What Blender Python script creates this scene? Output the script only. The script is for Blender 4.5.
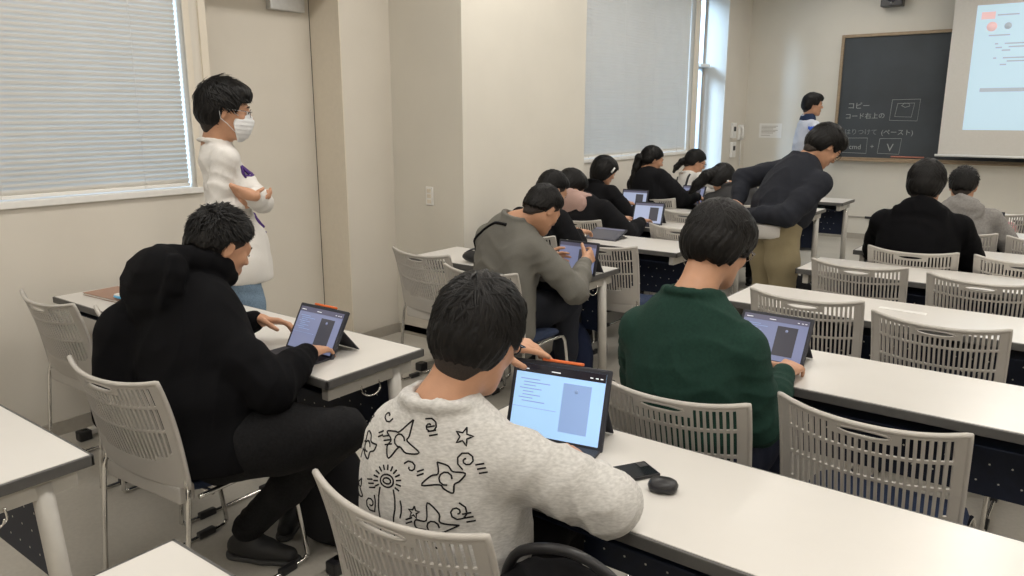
import bpy, bmesh, math, random
import numpy as np
from mathutils import Vector, Matrix
from mathutils.bvhtree import BVHTree
random.seed(7); rng = np.random.default_rng(7)
for o in list(bpy.data.objects): bpy.data.objects.remove(o)
S = bpy.context.scene
COL = S.collection
PI = math.pi

# ------------------------------------------------------------------ camera, world, lights, exposure
FPX, PITCH, YAW, CAMH = 771.0, math.radians(12.65), math.radians(37.1), 1.55
cd = bpy.data.cameras.new('camera'); cam = bpy.data.objects.new('camera', cd); COL.objects.link(cam)
cd.sensor_width = 36; cd.lens = FPX/1024*36; cd.clip_start = .02; cd.clip_end = 200
cam.location = (0, 0, CAMH); cam.rotation_euler = (PI/2-PITCH, 0, YAW)
S.camera = cam
S.view_settings.view_transform = 'Standard'; S.view_settings.look = 'None'
S.view_settings.gamma = 1; S.view_settings.use_curve_mapping = False
S.view_settings.exposure = -0.14
w = bpy.data.worlds.new('world'); S.world = w; w.use_nodes = True
bg = w.node_tree.nodes['Background']; bg.inputs[0].default_value = (.72, .86, 1.0, 1); bg.inputs[1].default_value = 1.7
def area(loc, sx, sy, power, col, rot=(0, 0, 0)):
    l = bpy.data.lights.new('ceiling_lamp', 'AREA'); l.shape = 'RECTANGLE'; l.size = sx; l.size_y = sy
    l.energy = power; l.color = col
    o = bpy.data.objects.new('ceiling_lamp', l); o.location = loc; o.rotation_euler = rot; COL.objects.link(o); return o
WARM = (1.0, .95, .885)
for lx in (-2.6, -.4, 1.9):
    for ly, pw in ((-1.2, 27), (1.4, 28), (4.0, 28), (6.6, 26), (9.0, 18)):
        area((lx, ly, 3.17), .35, 1.5, pw, WARM)

sl = bpy.data.lights.new('reveal_daylight', 'SUN'); sl.energy = 9; sl.color = (.62, .80, 1.0); sl.angle = .35  # bluish lamp added as stand-in daylight, aimed to brighten the glazed slot's reveal
so = bpy.data.objects.new('reveal_daylight', sl); COL.objects.link(so); so.rotation_euler = Vector((.52, 1, -.45)).to_track_quat('-Z', 'Y').to_euler()

# ------------------------------------------------------------------ materials
MATS = {}
def mat(name, col, rough=.6, metal=0, noise=0, nscale=40, bump=0, bscale=200, emit=0, ecol=None, coat=0, trans=0, spec=.5, sheen=0, stretch=None):
    if name in MATS: return MATS[name]
    m = bpy.data.materials.new(name); m.use_nodes = True; nt = m.node_tree; b = nt.nodes['Principled BSDF']
    c = (*col, 1); b.inputs['Base Color'].default_value = c
    b.inputs['Roughness'].default_value = rough; b.inputs['Metallic'].default_value = metal
    b.inputs['Specular IOR Level'].default_value = spec; b.inputs['Coat Weight'].default_value = coat
    b.inputs['Transmission Weight'].default_value = trans
    if sheen: b.inputs['Sheen Weight'].default_value = sheen; b.inputs['Sheen Roughness'].default_value = .5
    tc = nt.nodes.new('ShaderNodeTexCoord'); src = tc.outputs['Object']
    if stretch:
        mp = nt.nodes.new('ShaderNodeMapping'); mp.inputs['Scale'].default_value = stretch
        nt.links.new(src, mp.inputs[0]); src = mp.outputs[0]
    n = nt.nodes.new('ShaderNodeTexNoise'); n.inputs['Scale'].default_value = nscale; n.inputs['Detail'].default_value = 5
    nt.links.new(src, n.inputs['Vector'])
    if noise:
        r = nt.nodes.new('ShaderNodeValToRGB'); r.color_ramp.elements[0].position = .3; r.color_ramp.elements[1].position = .7
        r.color_ramp.elements[0].color = (*[max(0, x*(1-noise)) for x in col], 1)
        r.color_ramp.elements[1].color = (*[min(1, x*(1+noise)) for x in col], 1)
        nt.links.new(n.outputs['Fac'], r.inputs[0]); nt.links.new(r.outputs[0], b.inputs['Base Color'])
    if bump:
        n2 = nt.nodes.new('ShaderNodeTexNoise'); n2.inputs['Scale'].default_value = bscale; n2.inputs['Detail'].default_value = 4
        nt.links.new(src, n2.inputs['Vector'])
        bp = nt.nodes.new('ShaderNodeBump'); bp.inputs['Strength'].default_value = bump; bp.inputs['Distance'].default_value = .004
        nt.links.new(n2.outputs['Fac'], bp.inputs['Height']); nt.links.new(bp.outputs[0], b.inputs['Normal'])
    if emit:
        b.inputs['Emission Color'].default_value = (*(ecol or col), 1); b.inputs['Emission Strength'].default_value = emit
    MATS[name] = m; return m
M = dict(
 wall=mat('wall_paint', (.66, .62, .55), .75, noise=.02, nscale=3, bump=.06, bscale=120),
 wallw=mat('front_wall_paint', (.66, .63, .56), .75, noise=.02, nscale=3, bump=.06, bscale=120),
 trim=mat('painted_trim', (.70, .64, .54), .5, noise=.02),
 base=mat('baseboard_vinyl', (.38, .35, .30), .5, noise=.04),
 ceil=mat('ceiling_paint', (.8, .78, .72), .9, noise=.02),
 white=mat('white_enamel', (.78, .77, .74), .4, noise=.02),
 blind=mat('blind_slat', (.72, .70, .66), .45, noise=.02, nscale=6),
 alu=mat('aluminium', (.62, .63, .64), .35, .8, noise=.05),
 
 top=mat('desk_laminate', (.635, .615, .58), .28, noise=.012, nscale=8, bump=.02, bscale=400),
 edge=mat('desk_edge_band', (.085, .083, .08), .45, noise=.1),
 frame=mat('desk_frame_grey', (.50, .48, .44), .4, .1, noise=.03),
 navy=mat('navy_panel', (.007, .013, .035), .5, noise=.15, spec=.4),
 navyf=mat('navy_seat_fabric', (.018, .032, .075), .85, noise=.25, nscale=300, bump=.4, bscale=600),
 holelight=mat('painted_hole_light', (.75, .74, .70), .5, noise=.02),
 chrome=mat('chrome', (.72, .71, .69), .16, 1, noise=.02),
 plast=mat('chair_plastic', (.46, .435, .40), .42, noise=.025, nscale=20, bump=.04, bscale=700),
 blackp=mat('black_plastic', (.014, .014, .016), .4, noise=.1),
 casem=mat('tablet_case', (.022, .024, .034), .55, noise=.12, nscale=200, bump=.2, bscale=900),
 skin=mat('skin', (.50, .27, .165), .5, noise=.06, nscale=30, bump=.06, bscale=300, spec=.4),
 hair=mat('black_hair', (.0042, .0036, .0034), .48, noise=.5, nscale=60, bump=.25, bscale=260, spec=.22, stretch=(1, 1, .25)),
 hairf=mat('short_cropped_hair', (.022, .014, .010), .7, noise=.5, nscale=400, bump=.5, bscale=900),
 board=mat('blackboard_slate', (.044, .052, .060), .65, noise=.18, nscale=2.2, bump=.05),
 wood=mat('oak_frame', (.32, .235, .15), .5, noise=.15, nscale=18, stretch=(1, 1, 4)),
 chalk=mat('chalk', (.36, .38, .37), .9, noise=.2, nscale=300),
 rail=mat('red_chalk_rail', (.45, .17, .12), .5, noise=.1),
 lens=mat('spectacle_lens', (.9, .95, 1), .05, trans=1),
 eye=mat('eye_white', (.75, .72, .68), .3, noise=.02), iris=mat('dark_iris', (.02, .012, .01), .2, noise=.1),
 lip=mat('lips', (.42, .17, .13), .5, noise=.05),
)
def thin_glass(name, col, fac=.08):
    m = bpy.data.materials.new(name); m.use_nodes = True; nt = m.node_tree; nt.nodes.clear()
    o = nt.nodes.new('ShaderNodeOutputMaterial'); t = nt.nodes.new('ShaderNodeBsdfTransparent'); t.inputs[0].default_value = (*col, 1)
    g = nt.nodes.new('ShaderNodeBsdfGlossy'); g.inputs['Roughness'].default_value = .03; x = nt.nodes.new('ShaderNodeMixShader'); x.inputs[0].default_value = fac
    nt.links.new(t.outputs[0], x.inputs[1]); nt.links.new(g.outputs[0], x.inputs[2]); nt.links.new(x.outputs[0], o.inputs[0]); return m
M['glass'] = thin_glass('window_glass', (.85, .93, 1)); M['lensT'] = thin_glass('clear_lens', (.95, .97, 1))
def floor_mat():
    m = bpy.data.materials.new('vinyl_floor'); m.use_nodes = True; nt = m.node_tree; b = nt.nodes['Principled BSDF']
    tc = nt.nodes.new('ShaderNodeTexCoord')
    n = nt.nodes.new('ShaderNodeTexNoise'); n.inputs['Scale'].default_value = 1.6; n.inputs['Detail'].default_value = 6
    n2 = nt.nodes.new('ShaderNodeTexNoise'); n2.inputs['Scale'].default_value = 60; n2.inputs['Detail'].default_value = 4
    mx = nt.nodes.new('ShaderNodeMath'); mx.operation = 'MULTIPLY_ADD'; mx.inputs[1].default_value = .35
    nt.links.new(tc.outputs['Object'], n.inputs[0]); nt.links.new(tc.outputs['Object'], n2.inputs[0])
    nt.links.new(n2.outputs['Fac'], mx.inputs[0]); nt.links.new(n.outputs['Fac'], mx.inputs[2])
    r = nt.nodes.new('ShaderNodeValToRGB'); r.color_ramp.elements[0].position = .45; r.color_ramp.elements[1].position = .9
    r.color_ramp.elements[0].color = (.40, .375, .33, 1); r.color_ramp.elements[1].color = (.54, .51, .45, 1)
    nt.links.new(mx.outputs[0], r.inputs[0]); nt.links.new(r.outputs[0], b.inputs['Base Color'])
    b.inputs['Roughness'].default_value = .38
    bp = nt.nodes.new('ShaderNodeBump'); bp.inputs['Strength'].default_value = .08; bp.inputs['Distance'].default_value = .01
    nt.links.new(n.outputs['Fac'], bp.inputs['Height']); nt.links.new(bp.outputs[0], b.inputs['Normal'])
    return m
M['floor'] = floor_mat()
def cloth(name, col, noise=.12, ns=350, rough=.9, sheen=.0, stretch=None, bump=.35):
    return mat(name, col, rough, noise=noise, nscale=ns, bump=bump, bscale=700, sheen=sheen, stretch=stretch, spec=.25)

# ------------------------------------------------------------------ object helpers
def tag(o, label=None, cat=None, group=None, kind=None):
    if label: o['label'] = label
    if cat: o['category'] = cat
    if group: o['group'] = group
    if kind: o['kind'] = kind
    return o
def empty(name, loc, rz=0, label=None, cat=None, group=None):
    o = bpy.data.objects.new(name, None); o.location = loc; o.rotation_euler = (0, 0, rz); o.empty_display_size = .1
    COL.objects.link(o); return tag(o, label, cat, group)
def mesh_obj(name, verts, faces, m, parent=None, smooth=True, origin=None, sharp=False):
    """verts in world coordinates; subtract the parent's location when parent is unrotated"""
    v = np.asarray(verts, dtype=float).reshape(-1, 3)
    if origin is not None: v = v-np.array(origin)
    me = bpy.data.meshes.new(name); me.from_pydata(v.tolist(), [], [tuple(map(int, f)) for f in faces])
    if smooth: me.polygons.foreach_set('use_smooth', [True]*len(me.polygons))
    me.update(); me.materials.append(m)
    o = bpy.data.objects.new(name, me); COL.objects.link(o); o.parent = parent
    return o
class MB:
    def __init__(s): s.v = []; s.f = []; s.sm = []
    def add(s, v, f, smooth=False):
        n = len(s.v); s.v += [tuple(map(float, p)) for p in v]; s.f += [tuple(i+n for i in q) for q in f]; s.sm += [smooth]*len(f); return s
    def box(s, c, d, R=None, bev=0):
        bm = bmesh.new(); bmesh.ops.create_cube(bm, size=1)
        for v in bm.verts: v.co = Vector((v.co.x*d[0], v.co.y*d[1], v.co.z*d[2]))
        if bev: bmesh.ops.bevel(bm, geom=bm.edges[:], offset=bev, segments=2, affect='EDGES', profile=.6)
        mt = Matrix.Translation(Vector(c)) @ (R.to_4x4() if R else Matrix())
        bm.verts.index_update()
        s.add([mt @ v.co for v in bm.verts], [[v.index for v in f.verts] for f in bm.faces]); bm.free(); return s
    def bx(s, x0, x1, y0, y1, z0, z1, bev=0): return s.box(((x0+x1)/2, (y0+y1)/2, (z0+z1)/2), (x1-x0, y1-y0, z1-z0), None, bev)
    def tube(s, pts, r, n=8, cap=True, closed=False):
        pts = [Vector(p) for p in pts]; rs = r if isinstance(r, (list, tuple)) else [r]*len(pts)
        N = len(pts); V = []; prev = None
        for i, p in enumerate(pts):
            if closed: t = pts[(i+1) % N]-pts[i-1]
            else: t = pts[min(i+1, N-1)]-pts[max(i-1, 0)]
            t = t.normalized() if t.length > 1e-9 else Vector((0, 0, 1))
            if prev is None:
                a = Vector((0, 0, 1)) if abs(t.z) < .9 else Vector((1, 0, 0)); nx = t.cross(a).normalized()
            else: nx = (prev-t*prev.dot(t)).normalized()
            prev = nx; ny = t.cross(nx)
            for k in range(n):
                a = 2*PI*k/n; V.append(p+(nx*math.cos(a)+ny*math.sin(a))*rs[i])
        F = []
        for i in range(N if closed else N-1):
            j = (i+1) % N
            for k in range(n): F.append((i*n+k, i*n+(k+1) % n, j*n+(k+1) % n, j*n+k))
        if cap and not closed: F += [tuple(range(n))[::-1], tuple((N-1)*n+k for k in range(n))]
        return s.add(V, F, True)
    def cyl(s, a, b, r, n=16, r2=None): return s.tube([a, b], [r, r if r2 is None else r2], n)
    def ball(s, c, r, sc=(1, 1, 1), R=None, u=12, v=8):
        V = []; F = []
        for i in range(v+1):
            th = PI*i/v
            for k in range(u):
                p = Vector((math.sin(th)*math.cos(2*PI*k/u)*sc[0], math.sin(th)*math.sin(2*PI*k/u)*sc[1], math.cos(th)*sc[2]))*r
                if R: p = R @ p
                V.append(p+Vector(c))
        for i in range(v):
            for k in range(u): F.append((i*u+k, (i+1)*u+k, (i+1)*u+(k+1) % u, i*u+(k+1) % u))
        return s.add(V, F, True)
    def build(s, name, m, parent=None, origin=None):
        v = s.v if origin is None else [(p[0]-origin[0], p[1]-origin[1], p[2]-origin[2]) for p in s.v]
        me = bpy.data.meshes.new(name); me.from_pydata(v, [], s.f); me.polygons.foreach_set('use_smooth', s.sm)
        me.update(); me.materials.append(m)
        o = bpy.data.objects.new(name, me); COL.objects.link(o); o.parent = parent; return o
def kids(o): return [c for c in bpy.data.objects if c.parent == o]
def copy_tree(o, parent=None):
    c = o.copy(); COL.objects.link(c); c.parent = parent
    for ch in kids(o): copy_tree(ch, c)
    return c
def curve(pts, n=8):
    """Catmull-Rom through points"""
    P = [Vector(p) for p in pts]; out = []
    for i in range(len(P)-1):
        p0 = P[max(i-1, 0)]; p1 = P[i]; p2 = P[i+1]; p3 = P[min(i+2, len(P)-1)]
        for k in range(n):
            t = k/n; out.append(.5*((2*p1)+(p2-p0)*t+(2*p0-5*p1+4*p2-p3)*t*t+(3*p1-p0-3*p2+p3)*t**3))
    out.append(P[-1]); return out

# ------------------------------------------------------------------ the room
XL, YF, XR, YB, ZC = -3.95, 10.5, 3.4, -2.6, 3.25
def struct(name, mb, m, parent=None, label=None):
    o = mb.build(name, m, parent)
    if parent is None: o['kind'] = 'structure'
    if label: o['label'] = label
    return o
struct('floor', MB().bx(XL-.5, XR+.1, YB-.1, YF+.1, -.1, 0), M['floor'])
struct('ceiling', MB().bx(XL-.5, XR+.1, YB-.1, YF+.1, ZC, ZC+.1), M['ceil'])
W1 = (-.2, 2.35, 1.16, 2.75); D1 = (2.47, 3.42, 0, 2.35); W2 = (5.6, 8.72, 1.13, 3.05); SL = (8.88, 9.72, 0, 3.1)
wl = MB(); T = .45
def wbox(y0, y1, z0, z1): wl.bx(XL-T, XL, y0, y1, z0, z1)
wbox(YB, W1[0], 0, ZC); wbox(W1[0], W1[1], 0, W1[2]); wbox(W1[0], W1[1], W1[3], ZC)
wbox(W1[1], D1[0], 0, ZC); wbox(D1[0], D1[1], D1[3], ZC); wbox(D1[1], W2[0], 0, ZC)
wbox(W2[0], W2[1], 0, W2[2]); wbox(W2[0], W2[1], W2[3], ZC); wbox(W2[1], SL[0], 0, ZC)
wbox(SL[0], SL[1], SL[3], ZC); wbox(SL[1], YF, 0, ZC)
struct('wall_left', wl, M['wall'])
struct('wall_pilaster', MB().bx(XL-.01, -3.31, 3.85, 5.33, 0, ZC), M['wallw'])
struct('wall_front', MB().bx(XL-T, XR+.1, YF, YF+.15, 0, ZC), M['wallw'])
struct('wall_right', MB().bx(XR, XR+.15, YB, YF, 0, ZC), M['wall'])
struct('wall_back', MB().bx(XL-T, XR+.1, YB-.15, YB, 0, ZC), M['wall'])
struct('baseboard_front', MB().bx(XL, XR, YF-.012, YF, 0, .07), M['base'])
bl = MB(); bl.bx(XL, XL+.01, YB, D1[0], 0, .07); bl.bx(XL, XL+.01, D1[1], 3.85, 0, .07); bl.bx(-3.31, -3.30, 3.85, 5.33, 0, .07); bl.bx(XL, XL+.01, 5.33, 8.88, 0, .07)
bl.bx(XL, -3.30, 3.84, 3.85, 0, .07); bl.bx(XL, XL+.01, 9.72, YF, 0, .07); struct('baseboard_left', bl, M['base'])
def window(n, y0, y1, z0, z1, mull):
    x = XL-.30; f = MB(); t = .04
    f.bx(x-.03, x+.03, y0, y1, z0, z0+t); f.bx(x-.03, x+.03, y0, y1, z1-t, z1); f.bx(x-.03, x+.03, y0, y0+t, z0, z1); f.bx(x-.03, x+.03, y1-t, y1, z0, z1)
    for m_ in mull: f.bx(x-.03, x+.03, m_-t/2, m_+t/2, z0, z1)
    e = empty(f'window_{n}', (0, 0, 0)); e['kind'] = 'structure'
    f.build('window_frame', M['alu'], e)
    MB().bx(x-.004, x+.004, y0+t, y1-t, z0+t, z1-t).build('window_pane', M['glass'], e)
    s = MB(); s.bx(XL-.30, XL+.018, y0-.03, y1+.03, z0-.028, z0+.004, .004); s.build('window_sill', M['white'], e)
    c = MB()
    for (a, b_, c0, c1) in ((y0-.035, y0, z0-.028, z1+.035), (y1, y1+.035, z0-.028, z1+.035), (y0, y1, z1, z1+.035)): c.bx(XL-.004, XL+.012, a, b_, c0, c1)
    c.build('window_casing', M['trim'], e)
    return e
window(1, *W1, (1.1,)); window(2, *W2, (7.16,))
# tall glazed slot by the front corner
e = empty('window_3', (0, 0, 0)); e['kind'] = 'structure'; x = XL-.33; f = MB()
for (a, b_, c, d) in ((SL[0], SL[0]+.05, 0, SL[3]), (SL[1]-.05, SL[1], 0, SL[3]), (SL[0], SL[1], 0, .06), (SL[0], SL[1], SL[3]-.05, SL[3]), (SL[0], SL[1], 2.13, 2.19), (9.50, 9.56, 0, 2.13)):
    f.bx(x-.03, x+.03, a, b_, c, d)
f.build('window_frame', M['alu'], e); MB().bx(x-.004, x+.004, SL[0]+.05, SL[1]-.05, .06, SL[3]-.05).build('window_pane', M['glass'], e)
MB().bx(x+.03, x+.14, 9.38, 9.66, 2.14, 2.18, .008).build('window_handle', M['white'], e)
# blinds
def blind(y0, y1, z0, z1, label, nl):
    t = empty('venetian_blind', (XL-.05, (y0+y1)/2, z0), 0, label, 'blind')
    s = MB(); z = z0+.03; hy = (y1-y0)/2
    while z < z1-.05:
        s.add([(.0065, -hy, z-z0+.0142), (.0065, hy, z-z0+.0142), (.003, hy, z-z0+.002), (.003, -hy, z-z0+.002), (-.0075, hy, z-z0-.0132), (-.0075, -hy, z-z0-.0132)], [(0, 1, 2, 3), (3, 2, 4, 5)]); z += .0258
    s.build('slat', M['blind'], t)
    MB().bx(-.018, .018, -hy, hy, z1-z0-.04, z1-z0, .003).build('head_rail', M['white'], t)
    MB().bx(-.012, .012, -hy, hy, 0, .018, .004).build('bottom_rail', M['white'], t)
    for k in range(nl):
        yy = -hy+.25+(2*hy-.5)*k/(nl-1)
        c = MB().cyl((.014, yy, 0), (.014, yy, z1-z0-.03), .0012, 5); c.box((.014, yy, .012), (.008, .014, .016)); c.build('ladder_cord', M['white'], t)
blind(W1[0]+.01, W1[1]-.014, W1[2]+.008, W1[3], 'cream venetian blind closed over the near left window', 4)
blind(W2[0]+.01, W2[1]-.012, W2[2]+.008, W2[3], 'greyish venetian blind closed over the far left window', 5)
# door, set deep in its opening
e = empty('door_1', (0, 0, 0)); e['kind'] = 'structure'; dx = XL-.28
MB().bx(dx-.04, dx, D1[0], D1[1]-.012, 0, D1[3], .003).build('door_leaf', M['wall'], e)
f = MB(); f.bx(XL-.45, XL+.012, D1[0]-.0, D1[0]+.012, 0, D1[3]); f.bx(XL-.45, XL+.004, D1[1]-.01, D1[1], 0, D1[3]); f.bx(XL-.45, XL+.012, D1[0], D1[1], D1[3]-.012, D1[3]); f.bx(XL, XL+.012, D1[0]-.03, D1[0], 0, D1[3]+.03); f.bx(XL, XL+.012, D1[0]-.03, D1[1]+.03, D1[3], D1[3]+.03)
f.build('door_frame', M['trim'], e)
MB().bx(dx-.002, dx+.001, D1[1]-.014, D1[1]-.008, 0, D1[3]).build('door_seal', M['blackp'], e)
c = MB(); c.bx(dx, dx+.05, 3.08, 3.34, 2.185, 2.265, .006); c.build('door_closer', M['alu'], e)
MB().tube([(dx+.03, 3.3, 2.275), (dx+.12, 3.15, 2.28), (dx+.06, 2.95, 2.29)], .007).build('closer_arm', M['alu'], e)

# pilaster fittings
t = empty('switch_plate', (-3.61, 3.85, .95), 0, 'small white wall plate with a column of sockets on the pilaster', 'switch plate')
MB().bx(-.032, .032, -.009, 0, 0, .125, .003).build('plate', M['white'], t)
for k in range(3): MB().bx(-.018, .018, -.013, -.008, .014+k*.036, .040+k*.036, .002).build('switch', M['trim'], t)
t = empty('access_panel', (-3.62, 3.85, .02), 0, 'low cream access panel with red key slot at the base of the pilaster', 'panel')
MB().bx(-.29, .27, -.010, 0, .0, .50, .003).build('plate', M['wall'], t); MB().ball((-.22, -.012, .30), .010, (.8, .5, 1.9)).build('key_slot', mat('red_paint', (.5, .05, .03), .4, noise=.05), t)

# blackboard and screen on the front wall
bx0, bx1, bz0, bz1 = -2.74, 2.2, 1.03, 2.48
t = empty('blackboard', (bx0, YF, bz0), 0, 'wide dark blackboard in oak frame with chalk notes on the front wall', 'blackboard')
MB().bx(0, bx1-bx0, -.02, -.002, 0, bz1-bz0).build('slate', M['board'], t)
f = MB(); W_, H_ = bx1-bx0, bz1-bz0
for b_ in ((-.035, 0, -.035, H_+.035), (W_, W_+.035, -.035, H_+.035), (0, W_, H_, H_+.035), (0, W_, -.045, 0)): f.bx(b_[0], b_[1], -.045, -.002, b_[2], b_[3], .004)
f.build('board_frame', M['wood'], t); MB().bx(0, W_, -.10, -.045, -.045, -.03, .004).build('chalk_tray', M['wood'], t)
def text_mesh(body, size, m, parent, loc, rot, name='chalk_writing', ext=.0006, shear=0, bold=0):
    cu = bpy.data.curves.new('t', 'FONT'); cu.body = body; cu.size = size; cu.extrude = ext; cu.shear = shear; cu.offset = bold; cu.resolution_u = 3
    o = bpy.data.objects.new('t', cu); COL.objects.link(o)
    me = bpy.data.meshes.new_from_object(o.evaluated_get(bpy.context.evaluated_depsgraph_get()))
    bpy.data.objects.remove(o); me.materials.clear(); me.materials.append(m)
    r = bpy.data.objects.new(name, me); COL.objects.link(r); r.parent = parent; r.location = loc; r.rotation_euler = rot; return r
RX = (PI/2, 0, 0)
text_mesh('コピー', .088, M['chalk'], t, (.10, -.023, .60), RX); text_mesh('コード右上の', .078, M['chalk'], t, (.08, -.023, .475), (PI/2, -.02, 0))
text_mesh('はりつけて', .078, mat('faint_chalk', (.22, .24, .24), .9, noise=.3, nscale=200), t, (.09, -.023, .285), RX); text_mesh('(ペースト)', .078, M['chalk'], t, (.52, -.023, .285), RX)
text_mesh('cmd', .085, M['chalk'], t, (.16, -.023, .10), RX); text_mesh('+', .08, M['chalk'], t, (.41, -.023, .11), RX); text_mesh('V', .13, M['chalk'], t, (.60, -.023, .085), RX)
def chalkline(pts, r=.003): MB().tube([(p[0], -.0215, p[1]) for p in pts], r, 4).build('chalk_line', M['chalk'], t)
def chalkbox(x0, x1, z0, z1, s=0): chalkline([(x0+s, z1), (x1, z1+.005), (x1-s, z0), (x0, z0+.006), (x0+s, z1)])
chalkbox(.09, .37, .05, .235); chalkbox(.50, .76, .05, .235, .015); chalkbox(.60, .92, .45, .70, .012); chalkbox(.655, .86, .495, .655, .02)
chalkline([(.72, .63), (.76, .61), (.81, .625), (.80, .655), (.75, .66), (.72, .63)])
MB().bx(.66, 1.03, -.042, -.02, .012, .028, .004).build('red_rule', M['rail'], t)
t = empty('projection_screen', (-1.53, 10.2, 1.1), 0, 'white pull-down projection screen hanging in front of the blackboard', 'screen')
MB().bx(0, 3.1, -.004, .004, 0, 2.0).build('screen_fabric', mat('screen_fabric', (.62, .60, .56), .8, noise=.02), t)
MB().cyl((-.03, 0, -.005), (3.13, 0, -.005), .014, 10).build('bottom_bar', M['white'], t); MB().bx(-.05, 3.15, -.06, .06, 2.0, 2.12, .01).build('screen_housing', M['white'], t)
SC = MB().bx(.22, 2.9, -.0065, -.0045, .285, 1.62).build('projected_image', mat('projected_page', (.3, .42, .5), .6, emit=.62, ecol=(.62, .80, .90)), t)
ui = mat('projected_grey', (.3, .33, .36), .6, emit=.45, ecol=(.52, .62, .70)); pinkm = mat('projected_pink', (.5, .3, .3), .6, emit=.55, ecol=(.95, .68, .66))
u = MB()
for (x0, x1, z) in ((.42, .62, 1.50), (.70, .80, 1.50), (.84, .95, 1.50), (.36, .56, 1.29), (.52, .78, 1.20), (.56, .90, 1.165), (.50, .58, 1.13), (.44, .5, 1.16), (.52, .80, 1.05), (.56, .84, 1.015), (.5, .56, .98), (.7, .9, 1.39), (.43, .46, 1.2), (.43, .46, 1.05)): u.bx(x0, x1, -.009, -.0066, z, z+.014)
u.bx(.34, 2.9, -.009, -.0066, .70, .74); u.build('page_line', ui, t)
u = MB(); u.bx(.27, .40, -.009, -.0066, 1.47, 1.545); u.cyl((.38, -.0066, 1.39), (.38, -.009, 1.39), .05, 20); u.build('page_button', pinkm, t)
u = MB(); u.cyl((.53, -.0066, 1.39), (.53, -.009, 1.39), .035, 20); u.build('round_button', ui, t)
# speaker, notice, phones
t = empty('wall_speaker', (-2.22, YF, 2.80), 0, 'small black speaker mounted high above the blackboard', 'speaker')
MB().bx(-.12, .12, -.17, -.03, 0, .22, .01).build('cabinet', M['blackp'], t); MB().cyl((0, -.17, .10), (0, -.176, .10), .055, 20).build('cone', M['casem'], t); MB().bx(-.03, .03, -.03, 0, .06, .16).build('bracket', M['blackp'], t); MB().cyl((0, -.172, .04), (0, -.18, .04), .010, 10).build('badge', M['alu'], t)
t = empty('notice', (-3.6, YF, 1.25), 0, 'white printed notice sheet on the wall left of the blackboard', 'notice')
MB().bx(-.15, .15, -.004, 0, 0, .19).build('sheet', M['white'], t); u = MB()
for k in range(6): u.bx(-.12, .10-.03*(k % 3), -.0052, -.004, .15-.018*k, .157-.018*k)
u.bx(-.12, .0, -.0052, -.004, .03, .037); u.build('printed_line', M['base'], t)
def phone(y, z, label, handset):
    t = empty('wall_phone', (XL, y, z), 0, label, 'phone', None)
    MB().bx(0, .035, -.07, .07, 0, .2, .008).build('phone_body', M['white'], t)
    if handset:
        MB().tube([(.045, -.03, .02), (.065, -.03, .06), (.065, -.03, .14), (.045, -.03, .18)], [.022, .014, .014, .022], 8).build('handset', M['white'], t)
        MB().tube([(.04, -.03+.015*math.sin(k*1.9), -.005*k+.01) for k in range(70)], .005, 5).build('cord', M['white'], t)
    else:
        MB().bx(.035, .04, -.035, .035, .09, .15, .002).build('display', M['blackp'], t)
phone(10.30, 1.22, 'white wall phone with hanging coiled cord near the front corner', True)
phone(10.05, 1.25, 'white intercom panel with dark display left of the wall phone', False)
phone(10.06, 1.00, 'white intercom panel mounted lowest beneath the other panel', False)
t = empty('cable_raceway', (XL+.02, YF, .28), 0, 'thin grey cable raceway running low along the front wall', 'raceway')
MB().bx(.05, 2.2, -.015, 0, -.008, .008, .002).build('raceway', M['base'], t); MB().bx(1.62, 1.78, -.02, 0, -.014, .014, .002).build('outlet', M['blackp'], t)

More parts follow.
